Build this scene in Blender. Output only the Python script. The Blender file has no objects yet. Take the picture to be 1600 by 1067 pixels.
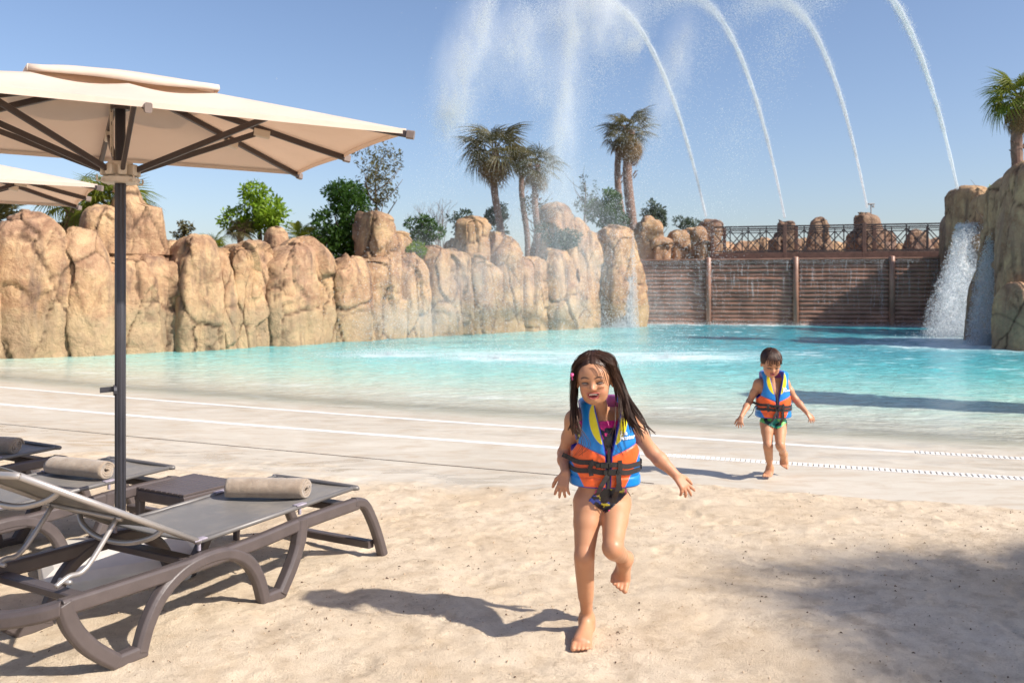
import bpy, math, random
import numpy as np
from mathutils import Vector, Matrix
R = math.radians
rnd = random.Random(7)
npr = np.random.RandomState(7)
sc = bpy.context.scene
COL = sc.collection

# ------------------------------------------------------------------ camera, world, sun
CAM_H, FPX, YH, CX = 1.55, 1350.0, 455.0, 800.0      # eye height (m), focal length, horizon row, centre column of the 1600 px photograph
WZ = -0.07                                             # pool water level
cam_d = bpy.data.cameras.new('camera')
cam = bpy.data.objects.new('camera', cam_d); COL.objects.link(cam)
cam.location = (0, 0, CAM_H); cam.rotation_euler = (R(90), 0, 0)
cam_d.sensor_width = 36.0; cam_d.lens = 36.0 * FPX / 1600.0
cam_d.shift_y = -(533.5 - YH) / 1600.0
cam_d.clip_end = 2000.0; cam_d.clip_start = 0.05
cam_d.dof.use_dof = True; cam_d.dof.focus_distance = 4.3; cam_d.dof.aperture_fstop = 4.5
sc.camera = cam

SUN_H = Vector((0.897, -0.442, 0)).normalized()        # horizontal direction towards the sun
SUN_EL = R(40)
world = bpy.data.worlds.new('World'); sc.world = world; world.use_nodes = True
wn = world.node_tree.nodes; wl = world.node_tree.links
bg = wn['Background']; sky = wn.new('ShaderNodeTexSky')
sky.sky_type = 'NISHITA'; sky.sun_disc = False
sky.sun_elevation = SUN_EL
sky.sun_rotation = math.atan2(SUN_H.x, SUN_H.y)
sky.altitude = 0; sky.air_density = 1.0; sky.dust_density = 1.3; sky.ozone_density = 3.2
tint = wn.new('ShaderNodeMix'); tint.data_type = 'RGBA'; tint.blend_type = 'MULTIPLY'; tint.inputs[0].default_value = 1; tint.inputs[7].default_value = (1.04, .97, .985, 1)   # uniform hue shift on the sky colour
wl.new(sky.outputs[0], tint.inputs[6]); wl.new(tint.outputs[2], bg.inputs['Color']); bg.inputs['Strength'].default_value = 0.115
sd = bpy.data.lights.new('sun', 'SUN'); sd.energy = 5.0; sd.angle = R(1.0); sd.color = (1.0, 0.93, 0.83)
so = bpy.data.objects.new('sun', sd); COL.objects.link(so)
to_sun = SUN_H * math.cos(SUN_EL) + Vector((0, 0, math.sin(SUN_EL)))
so.rotation_euler = (-to_sun).to_track_quat('-Z', 'Y').to_euler(); so.location = (20, -10, 30)
sc.view_settings.view_transform = 'Standard'; sc.view_settings.look = 'None'
sc.view_settings.exposure = 0.52; sc.view_settings.gamma = 1.0
sc.view_settings.use_curve_mapping = False
sc.cycles.volume_step_rate = 2.0; sc.cycles.volume_max_steps = 96; sc.cycles.volume_bounces = 2
sc.cycles.max_bounces = 8; sc.cycles.transparent_max_bounces = 24

# ------------------------------------------------------------------ helpers
def at(u, v, z=0.0):
    d = FPX * (CAM_H - z) / (v - YH); return Vector(((u - CX) / FPX * d, d, z))
def atd(u, v, d):
    return Vector(((u - CX) / FPX * d, d, CAM_H - (v - YH) / FPX * d))

def mk(name, V, F, mat=None, parent=None, smooth=True, attrs=None, cols=None):
    """one mesh object from numpy vertices and faces (array of quads / triangles, or a list of such arrays)"""
    me = bpy.data.meshes.new(name)
    V = np.asarray(V, dtype=np.float32).reshape(-1, 3)
    if isinstance(F, list) and len(F) and not isinstance(F[0], np.ndarray):
        me.from_pydata(V.tolist(), [], F)
    else:
        Fs = F if isinstance(F, list) else [F]
        Fs = [np.asarray(f, dtype=np.int32) for f in Fs if len(f)]
        nl = sum(f.size for f in Fs); nf = sum(len(f) for f in Fs)
        me.vertices.add(len(V)); me.vertices.foreach_set('co', V.ravel())
        me.loops.add(nl); me.loops.foreach_set('vertex_index', np.concatenate([f.ravel() for f in Fs]))
        me.polygons.add(nf)
        tot = np.concatenate([np.full(len(f), f.shape[1], dtype=np.int32) for f in Fs])
        st = np.concatenate([[0], np.cumsum(tot)[:-1]]).astype(np.int32)
        me.polygons.foreach_set('loop_start', st); me.polygons.foreach_set('loop_total', tot)
        me.update(calc_edges=True)
    me.validate()
    if smooth and len(me.polygons):
        me.polygons.foreach_set('use_smooth', np.ones(len(me.polygons), dtype=bool))
    for k, a in (attrs or {}).items():
        at_ = me.attributes.new(k, 'FLOAT', 'POINT'); at_.data.foreach_set('value', np.asarray(a, dtype=np.float32))
    if cols is not None:
        ca = me.color_attributes.new('col', 'FLOAT_COLOR', 'POINT')
        c4 = np.ones((len(V), 4), dtype=np.float32); c4[:, :3] = cols
        ca.data.foreach_set('color', c4.ravel())
    if mat: me.materials.append(mat)
    o = bpy.data.objects.new(name, me); COL.objects.link(o)
    if parent: o.parent = parent
    return o

def tag(o, label=None, cat=None, group=None, kind=None):
    if label: o['label'] = label
    if cat: o['category'] = cat
    if group: o['group'] = group
    if kind: o['kind'] = kind
    return o

def thing(name, label, cat, loc=(0, 0, 0), rz=0.0, group=None):
    o = bpy.data.objects.new(name, None); COL.objects.link(o)
    o.location = loc; o.rotation_euler = (0, 0, rz); o.empty_display_size = 0.1
    return tag(o, label, cat, group)

def copy_tree(o, parent=None):
    c = o.copy(); COL.objects.link(c)
    if parent: c.parent = parent
    for ch in list(o.children): copy_tree(ch, c)
    return c

class MB:
    """collects vertices and faces for one mesh"""
    def __init__(s): s.v = []; s.f = []
    def add(s, V, F):
        n = len(s.v); s.v += [tuple(p) for p in V]; s.f += [tuple(i + n for i in f) for f in F]
    def box(s, c, size, rot=None, ch=0.0):
        x, y, z = [q / 2 for q in size]; c = Vector(c)
        if ch <= 0:
            P = [Vector((a*x, b*y, d*z)) for d in (-1, 1) for a, b in ((-1,-1),(1,-1),(1,1),(-1,1))]
            Fq = [(3,2,1,0),(4,5,6,7),(0,1,5,4),(1,2,6,5),(2,3,7,6),(3,0,4,7)]
        else:
            P = []; rings = ((-z, ch), (-z + ch, 0), (z - ch, 0), (z, ch))
            for zz, i in rings:
                xi, yi = x - i, y - i; k = ch
                P += [Vector(q + (zz,)) for q in ((-xi+k,-yi),(xi-k,-yi),(xi,-yi+k),(xi,yi-k),(xi-k,yi),(-xi+k,yi),(-xi,yi-k),(-xi,-yi+k))]
            Fq = [tuple(range(7,-1,-1)), tuple(range(24,32))]
            for r in range(3):
                for i in range(8): Fq.append((r*8+i, r*8+(i+1)%8, r*8+8+(i+1)%8, r*8+8+i))
        if rot is not None: P = [rot @ p for p in P]
        s.add([p + c for p in P], Fq)
    def tube(s, pts, r, seg=8, cap=True, up=None):
        pts = [Vector(p) for p in pts]; n = len(pts)
        rr = list(r) if hasattr(r, '__len__') else [r] * n
        T = [(pts[min(i+1, n-1)] - pts[max(i-1, 0)]).normalized() for i in range(n)]
        u = Vector((0,0,1)) if abs(T[0].z) < .9 else Vector((1,0,0))
        a = T[0].cross(u).normalized(); V = []
        for i in range(n):
            a = (a - T[i] * a.dot(T[i])).normalized(); b = T[i].cross(a)
            for k in range(seg):
                t = 2*math.pi*k/seg; V.append(pts[i] + (a*math.cos(t) + b*math.sin(t)) * rr[i])
        Fq = [(i*seg+k, i*seg+(k+1)%seg, (i+1)*seg+(k+1)%seg, (i+1)*seg+k) for i in range(n-1) for k in range(seg)]
        if cap: Fq += [tuple(range(seg-1,-1,-1)), tuple(range((n-1)*seg, n*seg))]
        s.add(V, Fq)
    def beam(s, pts, w, h, side, ch=0.006, cap=True):
        """rectangular bar along pts; `side` is the direction of its width w, h is measured in the plane of the path"""
        pts = [Vector(p) for p in pts]; n = len(pts); side = Vector(side).normalized()
        ww = list(w) if hasattr(w, '__len__') else [w]*n
        hh = list(h) if hasattr(h, '__len__') else [h]*n
        V = []
        for i in range(n):
            T = (pts[min(i+1,n-1)] - pts[max(i-1,0)]).normalized(); N = side.cross(T).normalized()
            a, b = ww[i]/2, hh[i]/2; c = min(ch, a*.8, b*.8)
            for x, y in ((-a+c,-b),(a-c,-b),(a,-b+c),(a,b-c),(a-c,b),(-a+c,b),(-a,b-c),(-a,-b+c)):
                V.append(pts[i] + side*x + N*y)
        Fq = [(i*8+k, i*8+(k+1)%8, (i+1)*8+(k+1)%8, (i+1)*8+k) for i in range(n-1) for k in range(8)]
        if cap: Fq += [tuple(range(7,-1,-1)), tuple(range((n-1)*8, n*8))]
        s.add(V, Fq)
    def build(s, name, mat, parent=None, smooth=False, bevel=0, **kw):
        o = mk(name, s.v, list(s.f), mat, parent, smooth, **kw)
        bm_fix(o.data)
        if bevel:
            m = o.modifiers.new('bevel', 'BEVEL'); m.width = bevel; m.segments = 2; m.limit_method = 'ANGLE'
        return o

import bmesh
def bm_fix(me):
    b = bmesh.new(); b.from_mesh(me); bmesh.ops.recalc_face_normals(b, faces=b.faces); b.to_mesh(me); b.free()

def smooth_path(pts, n=6):
    """Catmull-Rom through pts"""
    P = [Vector(p) for p in pts]; out = []
    for i in range(len(P) - 1):
        p0, p1, p2, p3 = P[max(i-1,0)], P[i], P[i+1], P[min(i+2,len(P)-1)]
        for k in range(n):
            t = k / n
            out.append(0.5*((2*p1) + (p2-p0)*t + (2*p0-5*p1+4*p2-p3)*t*t + (3*p1-p0-3*p2+p3)*t**3))
    out.append(P[-1]); return out

# vectorised gradient noise ------------------------------------------------
def _hash(ix, iy, iz):
    h = (ix.astype(np.int64)*374761393 + iy.astype(np.int64)*668265263 + iz.astype(np.int64)*2147483647 + 1274126177) & 0xffffffff
    h = ((h ^ (h >> 13)) * 1274126177) & 0xffffffff
    h = (h ^ (h >> 16)) & 0xffffffff
    return h
def vnoise(P):
    P = np.asarray(P, dtype=np.float64); i = np.floor(P).astype(np.int64); f = P - i
    w = f*f*f*(f*(f*6-15)+10); out = 0
    for dx in (0,1):
        for dy in (0,1):
            for dz in (0,1):
                h = _hash(i[:,0]+dx, i[:,1]+dy, i[:,2]+dz)
                gx = ((h & 1023)/511.5-1); gy = (((h>>10) & 1023)/511.5-1); gz = (((h>>20) & 1023)/511.5-1)
                g = gx*(f[:,0]-dx) + gy*(f[:,1]-dy) + gz*(f[:,2]-dz)
                out = out + g*(w[:,0] if dx else 1-w[:,0])*(w[:,1] if dy else 1-w[:,1])*(w[:,2] if dz else 1-w[:,2])
    return out
def fbm(P, o=4, gain=.5, ridged=False):
    s = 0; a = 1.0; P = np.asarray(P, dtype=np.float64)
    for k in range(o):
        n = vnoise(P*(2.03**k) + k*17.3)
        s = s + a*((0.45-np.abs(n))*1.4 if ridged else n); a *= gain
    return s
def voro(P):
    """distance to the border between cells (F2-F1) and a cell id value"""
    P = np.asarray(P, dtype=np.float64); i = np.floor(P).astype(np.int64)
    f1 = np.full(len(P), 9.); f2 = np.full(len(P), 9.); cid = np.zeros(len(P))
    for dx in (-1,0,1):
        for dy in (-1,0,1):
            for dz in (-1,0,1):
                a, b, c = i[:,0]+dx, i[:,1]+dy, i[:,2]+dz; h = _hash(a, b, c)
                q = np.stack([a+(h&1023)/1023., b+((h>>10)&1023)/1023., c+((h>>20)&1023)/1023.], 1)
                d = np.sqrt(((P-q)**2).sum(1)); m = d < f1
                f2 = np.where(m, f1, np.minimum(f2, d)); cid = np.where(m, (h>>5 & 255)/255., cid); f1 = np.where(m, d, f1)
    return f2-f1, cid
def facets(P, tilt):
    """piecewise flat relief: every cell is a plane with its own tilt"""
    P = np.asarray(P, dtype=np.float64); i = np.floor(P).astype(np.int64); f1 = np.full(len(P), 9.); out = np.zeros(len(P))
    for dx in (-1,0,1):
        for dy in (-1,0,1):
            for dz in (-1,0,1):
                a, b, c = i[:,0]+dx, i[:,1]+dy, i[:,2]+dz; h = _hash(a, b, c)
                q = np.stack([a+(h&1023)/1023., b+((h>>10)&1023)/1023., c+((h>>20)&1023)/1023.], 1); D = P-q; d = np.sqrt((D**2).sum(1)); m = d < f1
                v = (D[:,0]*((h>>3 & 255)/127.5-1) + D[:,1]*((h>>9 & 255)/127.5-1) + D[:,2]*((h>>15 & 255)/127.5-1))*tilt + ((h>>21 & 255)/255.-.5)*tilt*.5
                out = np.where(m, v, out); f1 = np.where(m, d, f1)
    return out

# ------------------------------------------------------------------ materials
def nmat(name):
    m = bpy.data.materials.new(name); m.use_nodes = True
    nt = m.node_tree; b = nt.nodes['Principled BSDF']; return m, nt, b
def nd(nt, t, **kw):
    n = nt.nodes.new(t)
    for k, v in kw.items():
        if k.startswith('i_'): n.inputs[k[2:].replace('_', ' ')].default_value = v
        else: setattr(n, k, v)
    return n
def ln(nt, a, b): nt.links.new(a, b)
def noise(nt, vec, scale, detail=4, rough=.55, dist=0):
    n = nd(nt, 'ShaderNodeTexNoise'); n.inputs['Scale'].default_value = scale; n.inputs['Detail'].default_value = detail
    n.inputs['Roughness'].default_value = rough; n.inputs['Distortion'].default_value = dist
    if vec is not None: ln(nt, vec, n.inputs['Vector'])
    return n.outputs['Fac']
def ramp(nt, fac, stops, interp='LINEAR'):
    r = nd(nt, 'ShaderNodeValToRGB'); e = r.color_ramp.elements; r.color_ramp.interpolation = interp
    while len(e) < len(stops): e.new(0.5)
    for k, (p, c) in enumerate(stops):
        e[k].position = p; e[k].color = (c, c, c, 1) if not hasattr(c, '__len__') else tuple(c)+(1,)
    ln(nt, fac, r.inputs[0]); return r.outputs[0]
def mixc(nt, fac, a, b, mode='MIX'):
    m = nd(nt, 'ShaderNodeMix', data_type='RGBA', blend_type=mode)
    for s, v in ((0, fac), (6, a), (7, b)):
        if hasattr(v, 'is_linked') or hasattr(v, 'links'): ln(nt, v, m.inputs[s])
        elif hasattr(v, '__len__'): m.inputs[s].default_value = tuple(v)+(1,)
        else: m.inputs[s].default_value = v
    return m.outputs[2]
def mth(nt, op, a, b=None, clamp=False):
    m = nd(nt, 'ShaderNodeMath', operation=op, use_clamp=clamp)
    for k, v in ((0, a), (1, b)):
        if v is None: continue
        if hasattr(v, 'links'): ln(nt, v, m.inputs[k])
        else: m.inputs[k].default_value = v
    return m.outputs[0]
def bump(nt, b, h, strength, dist=0.01, prev=None):
    n = nd(nt, 'ShaderNodeBump'); n.inputs['Strength'].default_value = strength; n.inputs['Distance'].default_value = dist
    ln(nt, h, n.inputs['Height'])
    if prev is not None: ln(nt, prev, n.inputs['Normal'])
    if b is not None: ln(nt, n.outputs[0], b.inputs['Normal'])
    return n.outputs[0]
def gpos(nt): return nd(nt, 'ShaderNodeNewGeometry').outputs['Position']
def opos(nt): return nd(nt, 'ShaderNodeTexCoord').outputs['Object']
def scaled(nt, vec, s):
    m = nd(nt, 'ShaderNodeMapping'); m.inputs['Scale'].default_value = s; ln(nt, vec, m.inputs['Vector']); return m.outputs[0]

def simple(name, col, rough=.6, var=.12, scale=8, metal=0, bs=0.0, bscale=60, coat=0, world_space=False, spec=None, sheen=0):
    """a plain surface with mottled colour and fine relief"""
    m, nt, b = nmat(name); p = gpos(nt) if world_space else opos(nt)
    f = noise(nt, p, scale, 5)
    c = ramp(nt, f, [(.3, [q*(1-var) for q in col]), (.7, [min(1, q*(1+var)) for q in col])])
    ln(nt, c, b.inputs['Base Color'])
    b.inputs['Roughness'].default_value = rough; b.inputs['Metallic'].default_value = metal
    if coat: b.inputs['Coat Weight'].default_value = coat; b.inputs['Coat Roughness'].default_value = .15
    if spec is not None: b.inputs['Specular IOR Level'].default_value = spec
    if sheen: b.inputs['Sheen Weight'].default_value = sheen
    if bs: bump(nt, b, noise(nt, p, bscale, 4), bs, .004)
    return m
M = {}
def leafmat(name, a, b_, trans=.35, yellow=None):
    m, nt, b = nmat(name); g = gpos(nt)
    oi = nd(nt, 'ShaderNodeNewGeometry').outputs['Random Per Island']
    c = mixc(nt, oi, a, b_)
    c = mixc(nt, noise(nt, g, 1.3, 2), c, yellow or b_)
    ln(nt, c, b.inputs['Base Color']); b.inputs['Roughness'].default_value = .5; b.inputs['Specular IOR Level'].default_value = .35
    tr = nd(nt, 'ShaderNodeBsdfTranslucent'); ln(nt, c, tr.inputs['Color'])
    mx = nd(nt, 'ShaderNodeMixShader'); mx.inputs[0].default_value = trans
    ln(nt, b.outputs[0], mx.inputs[1]); ln(nt, tr.outputs[0], mx.inputs[2])
    ln(nt, mx.outputs[0], nt.nodes['Material Output'].inputs['Surface']); return m

M['dark_plastic'] = simple('brown_grey_resin', (.085,.068,.066), .42, .10, 14, bs=.15, bscale=220)
M['sling'] = None
M['tube'] = simple('satin_aluminium_tube', (.42,.39,.37), .34, .08, 10, metal=.75, bs=.05)
M['pole'] = simple('anthracite_powder_coat', (.045,.045,.055), .38, .12, 9, bs=.05)
M['rib'] = simple('dark_brown_rib_paint', (.05,.036,.034), .4, .12, 9)
M['hub'] = simple('cream_moulded_plastic', (.55,.47,.38), .45, .08, 8)
M['white_base'] = simple('off_white_base_paint', (.66,.62,.56), .55, .09, 6, bs=.2, bscale=40)
M['webbing'] = simple('dark_nylon_webbing', (.028,.022,.022), .6, .25, 30, bs=.5, bscale=300)
M['buckle'] = simple('black_buckle_plastic', (.015,.015,.016), .3, .1, 20)
M['wood'] = simple('dark_stained_timber', (.12,.062,.045), .6, .3, 5, bs=.4, bscale=25, world_space=True)
M['iron'] = simple('dark_bridge_steel', (.045,.033,.032), .5, .2, 5)
M['trunk'] = simple('palm_trunk_bark', (.19,.115,.085), .85, .35, 9, bs=.8, bscale=18)
M['bark'] = simple('grey_brown_bark', (.13,.095,.07), .85, .3, 12, bs=.6, bscale=40)
M['blue_paint'] = simple('blue_paint', (.02,.16,.5), .4)
M['lamp_metal'] = simple('grey_lamp_metal', (.3,.28,.27), .5)
M['pink'] = simple('pink_plastic', (.75,.12,.33), .35)
M['white_print'] = simple('white_print', (.82,.84,.86), .5)
M['teeth'] = simple('teeth_enamel', (.72,.68,.6), .25, .04)

def mat_sling():
    m, nt, b = nmat('woven_grey_sling'); p = opos(nt)
    w1 = nd(nt, 'ShaderNodeTexWave', bands_direction='X'); w1.inputs['Scale'].default_value = 90; ln(nt, p, w1.inputs['Vector'])
    w2 = nd(nt, 'ShaderNodeTexWave', bands_direction='Y'); w2.inputs['Scale'].default_value = 90; ln(nt, p, w2.inputs['Vector'])
    mx = mth(nt, 'MULTIPLY', w1.outputs['Fac'], w2.outputs['Fac'])
    c = mixc(nt, mx, (.14,.135,.13), (.25,.24,.235))
    c = mixc(nt, mth(nt, 'MULTIPLY', ramp(nt, noise(nt, p, 3.5, 6, .65), [(.45,0),(.7,1)]), .5), c, (.34,.30,.25))
    ln(nt, c, b.inputs['Base Color']); b.inputs['Roughness'].default_value = .5
    bump(nt, b, mx, .25, .002); return m
M['sling'] = mat_sling()

def mat_canvas():
    m, nt, b = nmat('cream_canvas'); p = opos(nt)
    c = ramp(nt, noise(nt, p, 2.2, 5), [(.3,(.67,.59,.515)),(.75,(.75,.675,.60))])
    c = mixc(nt, mth(nt, 'MULTIPLY', ramp(nt, noise(nt, p, .9, 6, .7), [(.55,0),(.8,1)]), .25), c, (.50,.41,.31))
    ln(nt, c, b.inputs['Base Color']); b.inputs['Roughness'].default_value = .85; b.inputs['Specular IOR Level'].default_value = .15
    n1 = bump(nt, None, noise(nt, p, 3.2, 3, .5, .5), .5, .03)
    bump(nt, b, noise(nt, p, 400, 2), .2, .001, n1)
    tr = nd(nt, 'ShaderNodeBsdfTranslucent'); tr.inputs['Color'].default_value = (.92,.72,.57,1)
    mx = nd(nt, 'ShaderNodeMixShader'); mx.inputs[0].default_value = .36
    ln(nt, b.outputs[0], mx.inputs[1]); ln(nt, tr.outputs[0], mx.inputs[2])
    ln(nt, mx.outputs[0], nt.nodes['Material Output'].inputs['Surface']); return m
M['canvas'] = mat_canvas()

def mat_towel():
    m, nt, b = nmat('beige_terry'); p = opos(nt)
    c = ramp(nt, noise(nt, p, 16, 6, .65), [(.3,(.25,.19,.14)),(.7,(.38,.305,.235))])
    ln(nt, c, b.inputs['Base Color']); b.inputs['Roughness'].default_value = .95; b.inputs['Sheen Weight'].default_value = .4
    b.inputs['Specular IOR Level'].default_value = .1
    n1 = bump(nt, None, noise(nt, p, 22, 4), .5, .012)
    bump(nt, b, noise(nt, p, 320, 3, .7), .9, .004, n1); return m
M['towel'] = mat_towel()

def mat_rock():
    m, nt, b = nmat('tinted_artificial_rock'); p = gpos(nt)
    n1 = noise(nt, p, .55, 5, .6, .4); n2 = noise(nt, p, 1.9, 6, .65, .6); n3 = noise(nt, p, 6.5, 6, .7); n4 = noise(nt, p, 28, 4, .65)
    c = ramp(nt, n1, [(.3,(.46,.28,.145)),(.45,(.53,.35,.195)),(.58,(.42,.255,.155)),(.75,(.32,.19,.135))])
    c = mixc(nt, ramp(nt, n2, [(.40,0),(.64,.8)]), c, (.25,.135,.08))
    c = mixc(nt, ramp(nt, n3, [(.5,0),(.72,.6)]), c, (.56,.40,.24))
    st = noise(nt, scaled(nt, p, (2.6,2.6,.35)), 1.0, 5, .6)          # rain streaks
    c = mixc(nt, ramp(nt, st, [(.52,0),(.70,.75)]), c, (.13,.085,.07))
    c = mixc(nt, ramp(nt, n4, [(.55,0),(.8,.35)]), c, (.22,.13,.09))
    z = nd(nt, 'ShaderNodeSeparateXYZ'); ln(nt, p, z.inputs[0])
    wet = mth(nt, 'ADD', z.outputs[2], mth(nt, 'MULTIPLY', noise(nt, p, 1.2, 5), -1.7))
    c = mixc(nt, ramp(nt, wet, [(.0,.45),(.40,0)]), c, (.34,.275,.17))   # algae tide mark above the water
    a = nd(nt, 'ShaderNodeAttribute', attribute_name='crack')
    c = mixc(nt, mth(nt, 'MULTIPLY', a.outputs['Fac'], .85), c, (.075,.042,.028))
    ln(nt, c, b.inputs['Base Color']); b.inputs['Roughness'].default_value = .88; b.inputs['Specular IOR Level'].default_value = .25
    k = bump(nt, None, n2, .7, .16); k = bump(nt, None, n3, .8, .07, k); bump(nt, b, n4, .7, .02, k); return m
M['rock'] = mat_rock()
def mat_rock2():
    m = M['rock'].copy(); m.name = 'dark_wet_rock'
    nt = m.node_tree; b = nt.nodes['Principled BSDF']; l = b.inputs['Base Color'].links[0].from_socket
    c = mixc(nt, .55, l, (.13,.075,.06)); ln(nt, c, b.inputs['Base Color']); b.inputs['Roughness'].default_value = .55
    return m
M['rock_dark'] = mat_rock2()

M['leaf_bright'] = leafmat('lime_green_leaves', (.09,.19,.01), (.20,.30,.015), .4)
M['leaf_dark'] = leafmat('deep_green_leaves', (.02,.065,.008), (.06,.13,.012), .3)
M['leaf_olive'] = leafmat('olive_leaves', (.055,.075,.03), (.10,.12,.04), .3, (.13,.09,.03))
M['leaf_grey'] = leafmat('grey_green_leaves', (.05,.08,.05), (.08,.11,.07), .3)
M['leaf_dry'] = leafmat('dry_brown_fronds', (.19,.11,.06), (.30,.20,.09), .2)
M['frond'] = leafmat('palm_frond_green', (.045,.06,.028), (.10,.105,.04), .3, (.17,.13,.045))
M['frond_bright'] = leafmat('fresh_palm_frond', (.07,.14,.01), (.18,.22,.02), .35, (.22,.22,.03))
# ------------------------------------------------------------------ ground, pool, drains
def shore_t(x, y):
    x = np.asarray(x, dtype=np.float64); xc = np.clip(x, -15, 15)
    f = .43*xc - .006*xc*xc + (x - xc)*np.where(x > 0, .25, .61)
    return y + f
def ground_z(x, y, fine=True):
    x = np.asarray(x, dtype=np.float64); y = np.asarray(y, dtype=np.float64)
    t = shore_t(x, y)
    z = np.interp(t, [-50, 6.2, 7.6, 10.2, 10.8, 14, 16, 20, 26, 60], [0, 0, -.012, -.05, -.07, -.19, -.34, -.85, -1.5, -1.8])
    return z
def sand_mask(x, y):
    t = shore_t(x, y)
    te = np.interp(x, [-8, -3, .3, 1.5, 4, 8], [6.75, 6.6, 6.95, 7.62, 7.75, 7.9])
    P = np.stack([x, y, 0*x], 1)
    n = fbm(P*[1.1,1.6,1], 4)*.55 + fbm(P*5, 4, .6)*.25
    lo = np.where(x > .6, .09, .6)
    return np.clip((te + n*np.where(x > .9, .35, 1.3) - t)/lo, 0, 1)

def axis(parts):
    out = [parts[0][0]]
    for a, b, s in parts:
        n = max(1, int(round((b-a)/s))); out += list(np.linspace(a, b, n+1)[1:])
    return np.array(out)
xs = axis([(-400,-60,40),(-60,-15,2.5),(-15,-5,.35),(-5,-3,.06),(-3,4.6,.019),(4.6,8,.08),(8,15,.4),(15,60,2.5),(60,400,40)])
ys = axis([(-60,-2,4),(-2,2.6,.3),(2.6,6,.018),(6,8.6,.03),(8.6,12,.12),(12,26,.4),(26,60,1.2),(60,600,45)])
X, Y = np.meshgrid(xs, ys, indexing='ij'); xf, yf = X.ravel(), Y.ravel()
Z = ground_z(xf, yf); sm = sand_mask(xf, yf)
near = (xf > -9) & (xf < 9) & (yf > 1) & (yf < 10)
rel = np.zeros(len(xf)); q = np.stack([xf[near], yf[near], 0*xf[near]], 1)
wq = q + .12*np.stack([vnoise(q*3), vnoise(q*3+9), 0*q[:,0]], 1)
r = .024*fbm(q*1.1, 3) + .016*fbm(wq*3.4, 3, .55) + .010*np.maximum(0, fbm(wq*11, 3, .6)) + .0035*fbm(q*38, 2, .6)
lum = np.clip(fbm(q*1.7+40, 3)*1.8+.25, 0, 1)               # churned patches
r += lum*.016*np.maximum(0, fbm(q*24, 2, .6)+.05)
for k in range(260):                                          # old footprints and scuffs
    cx_, cy_ = npr.uniform(-3, 5.5), npr.uniform(2.7, 7.3); a = npr.uniform(0, 3.14); L = npr.uniform(.07, .13); W_ = npr.uniform(.03, .055)
    dx, dy = q[:,0]-cx_, q[:,1]-cy_; s_ = np.abs(dx) + np.abs(dy) < .4
    u_ = (dx[s_]*math.cos(a)+dy[s_]*math.sin(a))/L; w_ = (-dx[s_]*math.sin(a)+dy[s_]*math.cos(a))/W_
    rr_ = u_*u_ + w_*w_
    r[s_] += -npr.uniform(.004, .011)*np.exp(-rr_*rr_) + .003*np.exp(-((np.sqrt(rr_)-1.35)/.25)**2)
rel[near] = r
Z = Z + rel*sm + .006*sm
nx, ny = len(xs), len(ys); I = np.arange(nx*ny).reshape(nx, ny); GZ = Z.reshape(nx, ny).copy()
GF = np.stack([I[:-1,:-1], I[1:,:-1], I[1:,1:], I[:-1,1:]], -1).reshape(-1, 4)

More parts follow.
